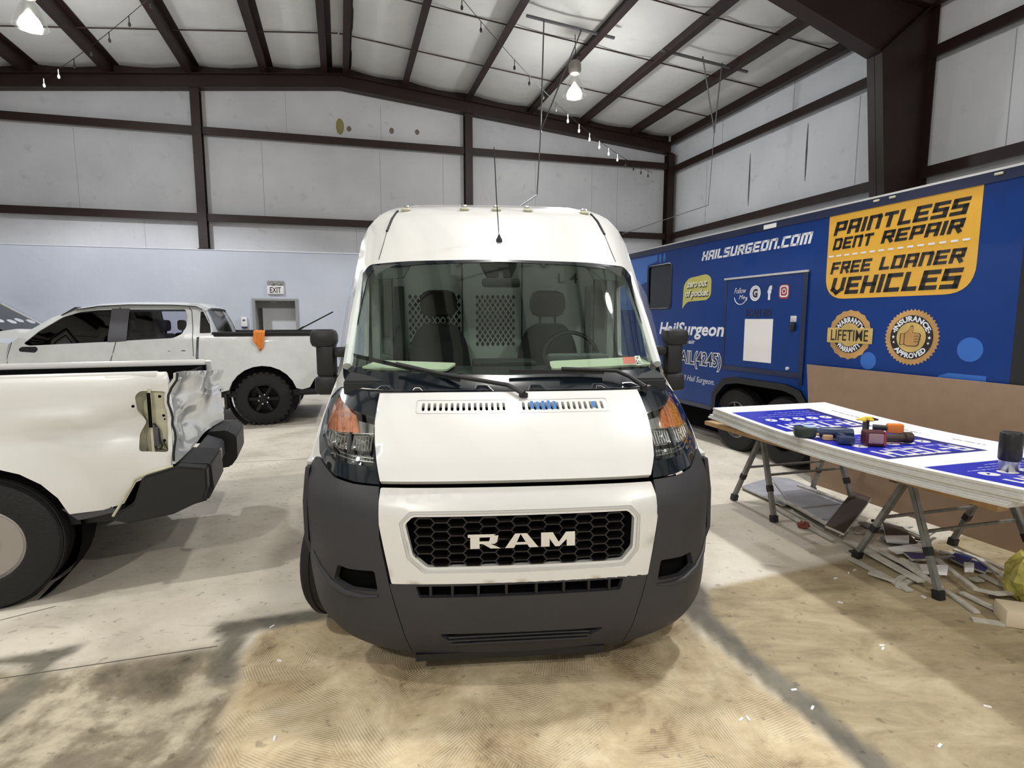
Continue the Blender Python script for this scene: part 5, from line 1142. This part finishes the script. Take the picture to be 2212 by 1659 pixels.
# seals
def gear(cx, cz, r, n, d): return [(cx+(r if k % 2 else r-d)*cos(pi*k/n), cz+(r if k % 2 else r-d)*sin(pi*k/n)) for k in range(2*n)]
cx, cz = 2.69, 1.577
pr('seal_edge', poly2d(gear(cx, cz, .25, 18, .012)), GOLD, .002); pr('seal_ring', poly2d(ell(cx, cz, .185, .185, 40)), BLKPR, .0035); pr('seal_centre', poly2d(ell(cx, cz, .118, .118, 36)), GOLD2, .005)
def band2d(r, x0, x1, z0, z1): return poly2d(rnd(rect(x0, x1, z0, z1), r))
pr('seal_band', band2d(.01, cx-.262, cx+.262, cz-.085, cz+.068), GOLD2, .0065)
txt('seal_lettering', 'LIFETIME', cx-.215, cx+.215, cz-.062, cz+.048, BLKPR, .008, .008)
pr('seal_lettering', arc2d(text2d('WARRANTY', .30, .055, .04), .30, cx, cz, .122, pi/2, True), WHTPR, .006); pr('seal_lettering', arc2d(text2d('WARRANTY', .34, .055, .04), .34, cx, cz, .178, -pi/2, False), WHTPR, .006)
cx, cz = 3.33, 1.57
pr('seal_edge', poly2d(gear(cx, cz, .255, 44, .018)), GOLD, .002); pr('seal_ring', poly2d(ell(cx, cz, .198, .198, 40)), BLKPR, .0035); pr('seal_centre', poly2d(ell(cx, cz, .135, .135, 36)), GOLD2, .005)
pr('seal_lettering', arc2d(text2d('INSURANCE', .34, .05, .04), .34, cx, cz, .142, pi/2, True), WHTPR, .006); pr('seal_lettering', arc2d(text2d('APPROVED', .36, .05, .04), .36, cx, cz, .190, -pi/2, False), WHTPR, .006)
def star(x, z, r): return poly2d([(x+(r if k % 2 == 0 else r*.42)*cos(pi/2+pi*k/5), z+(r if k % 2 == 0 else r*.42)*sin(pi/2+pi*k/5)) for k in range(10)])
pr('seal_star', join2d(*[star(cx+.166*cos(a), cz+.166*sin(a), .014 if abs(sin(a)) > .1 else .018) for a in (.30, 0, -.30, pi-.30, pi, pi+.30)]), WHTPR, .006)
hand = [(-.095, -.07), (-.095, .03), (-.05, .035), (-.02, .06), (-.008, .095), (.012, .10), (.018, .07), (.010, .04), (.075, .035), (.085, .015), (.078, .0), (.082, -.02), (.07, -.035), (.072, -.055), (.055, -.075), (-.03, -.075), (-.055, -.06)]
hp = rnd(hand, .012, 3)
big = [(u*1.09, v*1.09) for u, v in hp]
pr('thumb_outline', shift(poly2d(big), cx, cz), BLKPR, .0062); pr('thumb_emblem', shift(poly2d(hp), cx, cz), GOLD, .0074)
for z in (.012, -.012, -.036): pr('finger_line', poly2d(rect(cx+.03, cx+.078, cz+z-.003, cz+z+.001)), BLKPR, .0084)
pr('cuff_line', poly2d(rect(cx-.062, cx-.056, cz-.065, cz+.034)), BLKPR, .0084)
pr('blue_dot', poly2d(ell(3.83, 1.485, .10, .10, 30)), LBLUE, .002); pr('blue_dot', poly2d(ell(2.92, 1.33, .085, .085, 30)), LBLUE, .002)
pr('blue_shape', poly2d([(3.56, 1.19), (3.60, 1.25), (3.68, 1.28), (3.97, 1.28), (3.97, 1.15), (3.56, 1.15)]), LBLUE, .002)
pr('blue_shape', poly2d([(-1.55, 2.3), (-1.25, 2.35), (-1.25, 2.62), (-.95, 2.66), (-.95, 2.76), (-2.2, 2.76), (-2.2, 1.9), (-1.6, 1.9)]), LBLUE, .0015)
for x in (-.87, -.75): pr('blue_dot', poly2d(ell(x, 2.70, .035, .07, 20)), LBLUE, .002)

# ================================================================== WORK TABLE OF BOARDS ON SAWHORSES
BO = Vector((1.775, 4.85, 0)); bl = Vector((.236, -.972, 0)).normalized(); bwv = Vector((.962, .273, 0)).normalized()
def BD(l, w_, z): return BO+bl*l+bwv*w_+Vector((0, 0, z-.055*sin(pi*min(1, max(0, l/2.5)))))
FB = ['plain white foam board directly beneath the printed top board', 'third board down in the stack of white boards', 'fourth board down in the stack of white boards', 'fifth board down, slid out past the far corner', 'lowest white board of the stack, resting on the battens']
nb = 6; bt = .0165; top = .955
for k in range(nb):
    z1 = top-k*bt; dl_ = (0, .0, .004, -.004, -.045, -.05)[k]; dw = (0, .003, -.004, .003, .0, -.012)[k]
    vs = []; fs = []; n = 17
    for i in range(n):
        l = dl_+2.44*i/(n-1)
        for (w_, z) in ((dw, z1-bt+.0015), (dw+1.22, z1-bt+.0015), (dw+1.22, z1), (dw, z1)): vs.append(BD(l, w_, z))
    for i in range(n-1):
        for q in range(4): fs.append((i*4+q, i*4+(q+1) % 4, (i+1)*4+(q+1) % 4, (i+1)*4+q))
    fs += [(3, 2, 1, 0), tuple((n-1)*4+q for q in range(4))]
    o = mobj('printed_board' if k == 0 else 'foam_board', vs, fs, BOARDE, None)
    o.data.materials.append(BOARD)
    for p in o.data.polygons:
        if p.normal.z > .7: p.material_index = 1
    if k == 0: tag(o, 'white board printed with blue signs on top of the sawhorse table', 'board'); PB = o
    else: tag(o, FB[k-1], 'board', 'foam boards stacked on the sawhorses')
def bfn(l0, w1): return lambda u, v, k: BD(l0+v, w1-u, top+.0006+k)
for i, (l0, l1) in enumerate(((.20, .86), (1.06, 1.70), (1.92, 2.42))):
    w0, w1 = .05, .86; fn = bfn(l0, w1); H_ = l1-l0; Wd_ = w1-w0
    def grid(a, b, c, d, n=7):
        vs = []; fs = []
        for j in range(n+1):
            for i2 in range(2): vs.append((a+(b-a)*i2, c+(d-c)*j/n))
        return vs, [(2*j, 2*j+1, 2*j+3, 2*j+2) for j in range(n)]
    sg_ = letter('blue_sign_print', grid(0, Wd_, 0, H_), fn, BLUEP, PB, .0)
    letter('navy_stripe_print', grid(0, Wd_*.97, H_*.93, H_*.995, 1), fn, NAVYP, sg_, .0005); letter('navy_stripe_print', grid(0, .08, 0, H_), fn, NAVYP, sg_, .0004)
    if H_ > .4:
        letter('sign_lettering', shift(block2d('R-TECH', .68, .17, 1.5, 0), .05, H_*.68), fn, WHTPR, sg_, .001)
        letter('small_print', shift(marks2d(.52, .026, 3), .08, H_*.62), fn, M_('pale_blue_print', (150, 150, 214), .4), sg_, .001)
        letter('icon_disc', join2d(*[shift(poly2d(ell(0, 0, .047, .047, 20)), .12+q*.135, H_*.47) for q in range(5)]), fn, WHTPR, sg_, .001)
        letter('icon_mark', join2d(*[shift(poly2d([(-.02, -.01), (-.005, -.02), (.02, .012), (.0, .006)]), .12+q*.135, H_*.47) for q in range(5)]), fn, NAVYP, sg_, .0016)
        for q in range(3): letter('small_print', shift(marks2d(.62-.12*q, .014, q+7), .08, H_*(.30-.09*q)), fn, bpy.data.materials['pale_blue_print'], sg_, .001)
for q, (l, w_, a) in enumerate(((.30, 1.0, .30), (.95, .98, .2), (1.35, 1.02, .22), (1.9, 1.0, .12))):
    letter('faint_print', marks2d(a, .016, q), lambda u, v, k, l=l, w_=w_: BD(l+u, w_+v, top+.0006+k), GREYP if q % 2 else ZINC, PB, .0)
def horse(f1, f2, b1, b2, label):
    """four feet on the floor; beam across"""
    f1, f2, b1, b2 = [Vector(p) for p in (f1, f2, b1, b2)]
    h = empty('sawhorse', tuple((f1+f2+b1+b2)/4), 0, label, 'sawhorse', 'folding sawhorses under the boards'); o0 = h.location
    tf = (f1+f2)/2; tb = (b1+b2)/2; zt_ = .725
    d = (tb-tf).normalized(); side_ = Vector((-d.y, d.x, 0))
    A_ = tf+d*.06+Vector((0, 0, zt_-.06)); B_ = tb-d*.06+Vector((0, 0, zt_-.06))
    def loc(p): return Vector(p)-o0
    mb = MB(); mb.bar(loc(A_-d*.14+Vector((0, 0, .03))), loc(B_+d*.14+Vector((0, 0, .03))), .05, .06); mb.build('beam', BLACKP, h)
    for E, (p, q) in ((A_, (f1, f2)), (B_, (b1, b2))):
        mb = MB(); mb.bar(loc(E+side_*.06), loc(E-side_*.06), .06, .05); mb.build('bracket', BLACKP, h)
        for f in (p, q):
            tp = E+(f-E).normalized()*.02; tp = Vector((E.x+(f.x-E.x)*.08, E.y+(f.y-E.y)*.08, E.z-.02)); ft = f+Vector((0, 0, .03))
            lg = MB(); lg.bar(loc(tp), loc(tp+(ft-tp)*.62), .038, .042, up=d); o = lg.build('leg', ZINC, h, bevel=.004)
            lg = MB(); lg.bar(loc(tp+(ft-tp)*.58), loc(tp+(ft-tp)*.66), .040, .044, up=d); lg.build('leg_clamp', BLACKP, o)
            lg = MB(); lg.bar(loc(tp+(ft-tp)*.62), loc(ft), .032, .036, up=d); lg.build('leg_extension', ZINC, o)
            lg = MB(); lg.bar(loc(tp+(ft-tp)*.955), loc(f+Vector((0, 0, .001))), .05, .05, up=d); lg.build('rubber_foot', BLACKP, o)
        # low cross rail
    for p, q, E, F2 in ((f1, b1, A_, B_), (f2, b2, A_, B_)):
        a = E+(p-E)*.45; b = F2+(q-F2)*.45
        mb = MB(); mb.bar(loc(a), loc(b), .022, .016); mb.build('cross_rail', ZINC, h)
    return h
horse((2.139, 5.194, 0), (2.251, 4.603, 0), (3.02, 5.43, 0), (3.10, 4.86, 0), 'folding sawhorse with zinc legs under the far end of the boards')
horse((2.516, 3.884, 0), (2.654, 3.277, 0), (3.40, 4.12, 0), (3.53, 3.52, 0), 'folding sawhorse with zinc legs in the middle of the board table')
def timber(a, b, label):
    a, b = Vector(a), Vector(b); mb = MB(); mb.bar(a, b, .085, .036); o = mb.build('timber', WOOD, None, bevel=.003, label=label, cat='timber'); return o
a = gp(1537, 908, .80); b = gp(2168, 1086, .80); a = b+(a-b).normalized()*2.47
timber((a.x, a.y, .772), (b.x, b.y, .772), 'pale timber batten under the front edge of the boards')
a = BO+bl*(-.02)+bwv*.95; b = BO+bl*2.2+bwv*.95
timber((a.x, a.y, .772), (b.x, b.y, .772), 'pale timber batten under the back edge of the boards')
# tumbler
tp = gp(2178, 1018, .925); l_ = (tp-BO).dot(bl)
tum = empty('tumbler', (tp.x, tp.y, top-.055*sin(pi*l_/2.5)+.004), 0, 'black insulated tumbler with steel base standing on the printed board', 'cup')
mb = MB(); mb.lathe([(.0455, .052), (.050, .06), (.0515, .19), (.049, .196), (.046, .19), (.044, .07), (0, .065)], 32); mb.build('cup_body', M_('tumbler_black', (22, 20, 18), .4), tum)
mb = MB(); mb.lathe([(.0, 0), (.040, 0), (.043, .004), (.0445, .05), (.0455, .056), (0, .058)], 32); mb.build('steel_base', M_('brushed_steel', (190, 190, 188), .35, .9), tum)
mb = MB(); mb.lathe([(.0, .186), (.044, .186), (.047, .198), (.043, .204), (0, .204)], 32); mb.build('lid', BLACKP, tum)
g = join2d(shift(text2d('Y', .018, .024, .02), .006, .014), poly2d(rect(0, .03, 0, .003)))
letter('logo', g, lambda u, v, k: Vector((.0515*sin((u+.004)/.05), -.0515*cos((u+.004)/.05), .105+v)), ZINC, tum)
# hand tools on the board
def bz(p): l = (p-BO).dot(bl); return top-.055*sin(pi*max(0, min(1, l/2.5)))+.003
def tool(px, py, name, label, rz=0, cat='tool'):
    p = gp(px, py, .91); z = bz(p); p = gp(px, py, z); return empty(name, (p.x, p.y, z), rz, label, cat)
t = tool(1741, 944, 'cordless_saw', 'dark green and black cordless tool lying left of the tool heap', radians(-20))
mb = MB(); mb.bevbox(-.08, .06, -.05, .05, .004, .075, .018); mb.build('motor_body', M_('dark_green_tool', (24, 40, 36), .45), t)
mb = MB(); mb.lathe([(.035, .07), (.04, .074), (.04, .082), (0, .084)], 24, Matrix.Translation((.02, .0, 0))); mb.build('dial', M_('pale_blue_disc', (176, 200, 226), .3), t)
mb = MB(); mb.tube([(.05, -.02, .03), (.07, -.03, .035), (.085, -.02, .02)], [.016, .014, .010], 10); mb.build('nozzle', TAN, t)
t = tool(1808, 950, 'cordless_drill', 'blue cordless drill lying on its side with tan battery', radians(-14))
mb = MB(); mb.tube([(-.14, .02, .045), (-.10, .02, .045), (.04, .02, .045), (.10, .02, .045)], [.018, .036, .04, .034], 14); mb.build('motor_body', TEALB, t)
mb = MB(); mb.bar((0, .0, .035), (.01, -.12, .03), .05, .045); mb.build('handle', TEALB, t, bevel=.01)
mb = MB(); mb.bevbox(-.04, .06, -.17, -.11, .002, .055, .01); mb.build('battery', TEALB, t)
mb = MB(); mb.tube([(-.14, .02, .045), (-.165, .02, .045)], [.022, .014], 12); mb.build('chuck', BLACKP, t)
for px_, py_, nm, lb_ in ((1787, 950, 'wood_block', 'small tan block below the blue drill, left one'), (1833, 957, 'wood_block', 'small tan block below the blue drill, right one')):
    t = tool(px_, py_, nm, lb_, radians(-10), 'block'); mb = MB(); mb.bevbox(-.03, .03, -.02, .02, 0, .035, .004); mb.build('block', TAN, t)
t = tool(1886, 962, 'battery_charger', 'maroon battery charger with clear front in the tool heap', radians(-12))
mb = MB(); mb.bevbox(-.065, .065, -.04, .045, .002, .10, .012); mb.build('charger_body', MAROON, t)
mb = MB(); mb.bevbox(-.045, .045, -.046, -.038, .02, .085, .004); mb.build('charger_window', M_('pinkish_window', (150, 120, 124), .3), t)
mb = MB(); mb.box(.045, .055, -.048, -.036, .01, .095); mb.build('red_stripe', PINK, t)
t = tool(1932, 957, 'torch', 'brown cylindrical torch right of the maroon charger', radians(-6))
mb = MB(); mb.tube([(-.09, 0, .032), (-.05, 0, .032), (.05, 0, .034), (.06, 0, .04), (.10, 0, .04)], [.026, .028, .028, .038, .038], 16); mb.build('torch_body', BROWNT, t)
t = tool(1930, 940, 'grinder', 'orange and black small grinder behind the brown torch', radians(-10))
mb = MB(); mb.bevbox(-.05, .06, -.025, .025, .015, .085, .015); mb.build('body', OCHRE, t)
mb = MB(); mb.tube([(-.05, 0, .05), (-.13, .02, .05)], [.02, .022], 12); mb.lathe([(.045, 0.0), (.045, .012), (0, .015)], 20, Matrix.Translation((.085, 0, .0))); mb.build('guard', BLACKP, t)
t = tool(1872, 932, 'pliers', 'yellow handled pliers behind the maroon charger', radians(10))
mb = MB(); mb.tube([(-.08, .01, .09), (-.02, .0, .10), (.05, .01, .095)], [.008, .014, .012], 8); mb.tube([(-.07, -.03, .09), (-.02, .0, .085), (.04, -.01, .085)], [.008, .014, .01], 8); mb.build('grip', YELT, t)
mb = MB(); mb.tube([(.04, .0, .09), (.09, .0, .085)], [.014, .006], 8); mb.box(-.02, .0, -.02, .02, .0, .088); mb.build('jaw', BLACKP, t)
# ================================================================== BROWN FIBREBOARD leaning on the trailer
c0 = Vector((3.184, 5.726, 0)); cd = Vector((cos(radians(-72)), sin(radians(-72)), 0)); cn = Vector((-cd.y, cd.x, 0))
mb = MB(); mb.prism([(-.02, 0), (2.44, 0), (2.44, 1.215), (-.33, 1.235)], 0, .012, lambda u, v, w: c0+cd*u+cn*(w+v*.085)+Vector((0, 0, v)))
mb.v = []; mb.f = []; mb.sm = []
mb.prism([(-.02, 0), (2.45, 0), (2.20, 1.235), (-.27, 1.245)], 0, .012, lambda u, v, w: c0+cd*u+cn*(w+v*.085)+Vector((0, 0, v)))
mb.build('fibreboard_sheet', HARDB, None, label='big brown fibreboard sheet on edge, leaning on the trailer side', cat='board')
mb = MB(); p = gp(1728, 992); mb.bevbox(-.09, .09, -.05, .05, 0, .09, .01, Matrix.Translation(p)); mb.build('wheel_chock', ZINC, None, label='grey wheel chock on the floor left of the brown sheet', cat='chock')

# ================================================================== OFFCUTS AND SCRAPS UNDER THE TABLE
GREYSH = M_('dusty_grey_board_face', (160, 160, 166), .5, var=.12, vscale=8)
STRIP = M_('dusty_white_strip', (190, 186, 176), .7, var=.15, vscale=18)
def plank(name, pts, w_, th, z, mat, label, cat='offcut', group='offcut strips in the scrap heap', face=None):
    P = [gp(a, b) for a, b in pts]; z = z if isinstance(z, (list, tuple)) else [z]*len(P)
    vs = []; fs = []
    for i, p in enumerate(P):
        d = (P[min(i+1, len(P)-1)]-P[max(0, i-1)]).normalized(); n = Vector((-d.y, d.x, 0))*w_/2
        for q, h in ((-n, 0), (n, 0), (n, th), (-n, th)): vs.append(p+q+Vector((0, 0, z[i]+h)))
    for i in range(len(P)-1):
        for q in range(4): fs.append((i*4+q, i*4+(q+1) % 4, (i+1)*4+(q+1) % 4, (i+1)*4+q))
    m = (len(P)-1)*4; fs += [(3, 2, 1, 0), (m, m+1, m+2, m+3)]
    o = mobj(name, vs, fs, mat, None, label=label, cat=cat, group=group)
    if face:
        o.data.materials.append(face)
        for p in o.data.polygons:
            if p.normal.z > .8: p.material_index = 1
    return o
def sheet(name, pts, zs, th, mat, label, cat='board', edge=None):
    P = [gp(a, b)+Vector((0, 0, 0)) for a, b in pts]; n = len(P)
    P = [Vector((p.x, p.y, z)) for p, z in zip(P, zs)]
    vs = P+[p+Vector((0, 0, th)) for p in P]; fs = [tuple(range(n))[::-1], tuple(range(n, 2*n))]+[(i, (i+1) % n, n+(i+1) % n, n+i) for i in range(n)]
    o = mobj(name, vs, fs, edge or mat, None, label=label, cat=cat)
    if edge:
        o.data.materials.append(mat)
        for p in o.data.polygons:
            if abs(p.normal.z) > .6: p.material_index = 1
    return o
sheet('board_offcut', [(1664, 1042), (1704, 1046), (1832, 1100), (1792, 1154), (1706, 1100)], [.05]*5, .016, GREYSH, 'large dusty grey board offcut lying under the table', edge=STRIP)
sheet('board_offcut', [(1600, 1058), (1660, 1040), (1712, 1094), (1690, 1100)], [.025]*4, .014, GREYSH, 'grey board offcut under the far sawhorse legs', edge=STRIP)
sheet('dark_board', [(1781, 1157), (1822, 1176), (1879, 1120), (1838, 1104)], [.07, .07, .17, .17], .018, DKBOARD, 'dark brown board with white edge tilted on the scrap heap', edge=BOARDE)
sheet('board_offcut', [(1905, 1140), (1950, 1150), (1985, 1190), (1915, 1180)], [.03, .03, .03, .03], .016, DKBOARD, 'dark triangular board piece between the sawhorse legs', edge=BOARD)
sheet('board_offcut', [(1950, 1210), (2002, 1214), (2010, 1226), (1968, 1226)], [.05]*4, .014, NAVYP, 'small navy printed board piece in the scrap heap', edge=STRIP)
sheet('board_offcut', [(2062, 1203), (2100, 1214), (2085, 1232), (2050, 1215)], [.02]*4, .014, NAVYP, 'navy printed board piece right of the sawhorse leg', edge=STRIP)
sheet('board_offcut', [(2095, 1218), (2135, 1230), (2128, 1246), (2100, 1236)], [.02]*4, .014, NAVYP, 'second navy printed piece nearer the right edge', edge=STRIP)
sheet('board_offcut', [(1985, 1243), (2046, 1246), (2044, 1262), (1992, 1258)], [.06]*4, .022, BOARD, 'short thick white block beside the sawhorse leg', edge=BOARD)
sheet('board_offcut', [(1909, 1178), (1962, 1178), (1962, 1190), (1914, 1188)], [.06]*4, .02, BOARD, 'short white strip between the middle sawhorse legs', edge=BOARD)
sheet('board_offcut', [(1917, 1198), (1995, 1188), (1996, 1206), (1935, 1210)], [.045]*4, .012, BOARD, 'broken white board piece with brown marks in the heap', edge=BOARD)
sheet('board_offcut', [(2080, 1236), (2102, 1238), (2102, 1250), (2082, 1250)], [.045]*4, .03, BOARD, 'small bright white block at the heap right side', edge=BOARD)
GLS = ['upper of two parallel white strips along the grey offcut edge', 'lower white strip along the near edge of the grey offcut', 'wide white strip running from the dark board to the middle sawhorse foot', 'white strip lying below the wide strip near the middle sawhorse',
 'white strip crossing behind the middle sawhorse foot', 'white strip behind the middle sawhorse legs', 'short white strip lying apart in front of the heap', 'short strip meeting the lone white strip at an angle', 'stub of strip beside the lone white strip',
 'long curved white strip ending at the green film', 'white strip above the curved strip on the right', 'bright white strip pointing at the green film scrap', 'pale strip starting at the front sawhorse foot', 'pale strip lying nearest the cream foam block',
 'strip poking out past the far sawhorse leg', 'thin strip along the far edge of the grey offcut', 'thin strip near the brown sheet on the right', 'short strip under the corner of the tilted dark board', 'short strip standing up beside the middle sawhorse leg', 'strip lying across the navy printed piece', 'strip on the floor in front of the cream block']
for gi, (pts, w_, z) in enumerate((([(1673, 1089), (1730, 1120), (1788, 1154)], .03, .07), ([(1669, 1096), (1725, 1130), (1800, 1172)], .035, .01), ([(1829, 1177), (1905, 1220), (1990, 1268)], .05, .03), ([(1836, 1210), (1900, 1243), (1965, 1280)], .04, .006),
                   ([(1875, 1192), (1950, 1232), (2030, 1285)], .03, .045), ([(1910, 1133), (1950, 1147), (1992, 1165)], .035, .02), ([(1876, 1245), (1934, 1264)], .03, .02), ([(1936, 1262), (1952, 1252)], .03, .015), ([(1940, 1272), (1968, 1256)], .03, .002),
                   ([(2023, 1222), (2065, 1256), (2107, 1288), (2150, 1298), (2186, 1296)], .03, .04), ([(2060, 1199), (2112, 1219), (2164, 1256)], .03, .035), ([(2120, 1250), (2155, 1268), (2194, 1284)], .03, .02), ([(2041, 1279), (2075, 1302), (2110, 1327)], .03, .004), ([(2077, 1286), (2120, 1308), (2162, 1328)], .03, .012),
                   ([(1607, 1056), (1657, 1078)], .04, .004), ([(1722, 1064), (1775, 1083), (1822, 1102)], .02, .07), ([(2118, 1210), (2170, 1232)], .02, .004), ([(1818, 1183), (1852, 1205)], .03, .002), ([(1990, 1180), (2020, 1160)], .02, .05), ([(1946, 1225), (1985, 1255)], .03, .055), ([(2100, 1340), (2180, 1352)], .03, .0))):
    plank('offcut_strip', pts, w_*1.2, .014, z, STRIP, GLS[gi], face=STRIP)
random.seed(11)
SP = ['small scrap behind the middle sawhorse legs', 'small scrap among the strips right of the dark board', 'small scrap near the brown sheet', 'small scrap before the navy piece', 'small scrap under the middle of the table']
for k in range(26):
    x = random.uniform(1860, 2150); y = 1145+(x-1860)*.40+random.uniform(-28, 48); a = random.uniform(-.5, .9) if k % 3 else random.uniform(0, 3); L_ = random.uniform(14, 46)
    plank('scrap_piece', [(x, y), (x+L_*cos(a), y+L_*sin(a)*.55)], random.uniform(.025, .06), .012, .012+.004*(k % 5), (STRIP, BOARDE, GREYSH, DKBOARD)[k % 4], 'small dusty scrap of board in the heap under the table', group='small scraps under the table')
gl2 = 'tiny white chip of board on the bare floor'
for k, (x, y) in enumerate(((1715, 1491), (1601, 1555), (1616, 1553), (1815, 1302), (593, 1596), (1755, 1530), (2133, 1527), (2030, 1612), (1905, 1395), (1907, 1402), (1751, 1134), (1757, 1167), (1846, 1232), (1833, 1238), (1995, 1290), (1805, 1250), (588, 1354), (604, 1428))):
    p = gp(x, y); a = random.random()*3; mb = MB(); mb.box(-.014, .014, -.005, .005, 0, .005, Matrix.Translation(p) @ Matrix.Rotation(a, 4, 'Z')); mb.build('board_chip', BOARD, None, label=gl2, cat='chip', group='loose board chips on the floor')
# crumpled reddish leaf, film bag, cream block
def crumple(name, c, r, h, mat, label, cat, seed, n=14, parent=None):
    vs = []; fs = []; m_ = 9
    for j in range(m_):
        ph = pi*j/(m_-1)*.98+.02
        for k in range(n):
            a = 2*pi*k/n; q = 1+.45*noise.noise(Vector((cos(a)*2+seed, sin(a)*2, ph*2)))
            vs.append(Vector(c)+Vector((r*q*sin(ph)*cos(a), r*q*sin(ph)*sin(a), max(.001, h/2*(1-cos(ph)*q)))))
    for j in range(m_-1):
        for k in range(n): fs.append((j*n+k, j*n+(k+1) % n, (j+1)*n+(k+1) % n, (j+1)*n+k))
    return mobj(name, vs, fs, mat, parent, smooth=False, label=label, cat=cat)
crumple('crumpled_wrapper', gp(1735, 1140), .05, .05, M_('rust_red_leaf', (120, 60, 44), .7), 'crumpled rust red wrapper beside the grey offcut', 'wrapper', 3)
crumple('film_bag', gp(2222, 1300), .13, .30, PALEG, 'crumpled yellow green film bag at the right edge', 'bag', 8, 22)
crumple('film_scrap', gp(2184, 1318), .05, .05, GREENF, 'green film scrap in front of the yellow film bag', 'film', 12)
p = gp(2215, 1350); mb = MB(); mb.bevbox(-.12, .09, -.07, .09, 0, .10, .012, Matrix.Translation(p) @ Matrix.Rotation(-.35, 4, 'Z')); mb.build('foam_block', M_('cream_block', (214, 200, 172), .8), None, label='cream foam block on the floor at the right edge', cat='block')

# ================================================================== ROOF-HUNG ITEMS AND WALL FITTINGS
for (s0, s1, lb) in ((3.42, 5.25, 'left one near the lamp'), (6.3, 8.35, 'right one near the side wall')):
    h = empty('hanger_bar', tuple(W((s0+s1)/2, 4.57, roofz((s0+s1)/2)-.24)), 0, 'grey steel hanger bar with drop rods under the purlins, '+lb, 'hanger'); o0 = Vector(h.location)
    mb = MB(); mb.bar(W(s0, 4.57, roofz(s0)-.24)-o0, W(s1, 4.57, roofz(s1)-.24)-o0, .05, .04); mb.build('cross_bar', ROD, h)
    if s0 < 5:
        A1 = atY(1175, 42, W(3.78, 4.57, 0).y); A2 = atY(1257, 62, W(4.56, 4.57, 0).y); J = atY(1168, 284, 11.3); J2 = atY(1160, 421, 11.3); J3 = atY(1122, 447, 10.2)
        paths = [[A1, J], [A2, J], [J, J2], [J2, J3]]; rr = .014
    else:
        A1 = atY(1518, 122, W(7.25, 4.57, 0).y); A2 = atY(1560, 136, W(7.7, 4.57, 0).y); J = atY(1543, 284, 12.6); J2 = atY(1530, 443, 12.6); J3 = atY(1345, 505, 9.9)
        paths = [[A1, J], [A2, J], [J, J2], [J2, J3]]; rr = .014
    for k, pth in enumerate(paths):
        mb = MB(); mb.tube([p-o0 for p in pth], rr if k < 2 else (.012 if s0 < 5 else .007), 6); mb.build('drop_rod' if k < 2 else 'track_rail', ROD, h)
    mb = MB(); mb.lathe([(.02, -.03), (.02, .03)], 8, Matrix.Translation(J-o0)); mb.build('rod_joint', ZINC, h)
def string_lights(a, b, sagz, n, lit, label):
    a, b = Vector(a), Vector(b); h = empty('string_lights', tuple(a), 0, label, 'string lights'); P = []
    for k in range(41):
        u = k/40; P.append(a+(b-a)*u-Vector((0, 0, 4*sagz*u*(1-u)))-a)
    mb = MB(); mb.tube(P, .006, 5); mb.build('cable', WIRE, h)
    for k in range(n):
        u = (k+.6)/n; p = a+(b-a)*u-Vector((0, 0, 4*sagz*u*(1-u)))-a; on = lit[0] <= u <= lit[1]
        mb = MB(); mb.tube([p, p-Vector((0, 0, .10))], .008, 5); s_ = mb.build('socket', BULBS if on else BLACKP, h)
        mb = MB(); mb.lathe([(0, -.19), (.018, -.18), (.026, -.15), (.018, -.115), (.008, -.10)], 10, Matrix.Translation(p)); mb.build('small_bulb', BULBS if on else SMOKE, h)
fa = W(8.7, .2, 6.0); na = atY(980, -25, 9.9)
string_lights(fa, na, .42, 17, (.22, .58), 'string of small bulbs swagged from the right corner under the roof')
fa = atY(48, 195, 13.6); na = atY(345, -25, 10.0)
string_lights(fa, na, .12, 8, (.0, .42), 'string of small bulbs running from the left wall up to the roof')
# exit sign with lamp heads, dispenser
ex = empty('exit_sign', tuple(W(-1.70, .3, 2.36)), DB.to_2d().angle_signed(Vector((1, 0))), 'exit sign with emergency lamp heads above the recessed door', 'sign')
mb = MB(); mb.bevbox(-.19, .19, -.07, 0, -.0, .21, .008); mb.build('sign_box', SIGNW, ex)
letter('exit_lettering', text2d('EXIT', .26, .14, .02), lambda u, v, k: Vector((-.13+u, -.0725, .03+v)), REDT, ex)
mb = MB(); mb.bevbox(-.19, .19, -.05, 0, .21, .33, .008); mb.build('battery_box', FRAMEG, ex)
for x in (-.08, .09): mb = MB(); mb.lathe([(.03, 0), (.045, .06), (.04, .065), (0, .06)], 16, Matrix.Translation((x, -.05, .27)) @ Matrix.Rotation(pi/2, 4, 'X')); mb.build('lamp_head', BALLAST, ex)
ds = empty('dispenser', tuple(W(-2.46, .3, 1.55)), ex.rotation_euler.z, 'small white wall dispenser left of the door recess', 'dispenser')
mb = MB(); mb.bevbox(-.07, .07, -.09, 0, 0, .24, .02); mb.build('dispenser_body', SIGNW, ds)
mb = MB(); mb.bevbox(-.065, .065, -.08, 0, -.04, .0, .01); mb.build('drip_tray', TEALB, ds); mb = MB(); mb.box(-.03, .03, -.095, -.088, .14, .18); mb.build('dispenser_window', GREYP, ds)
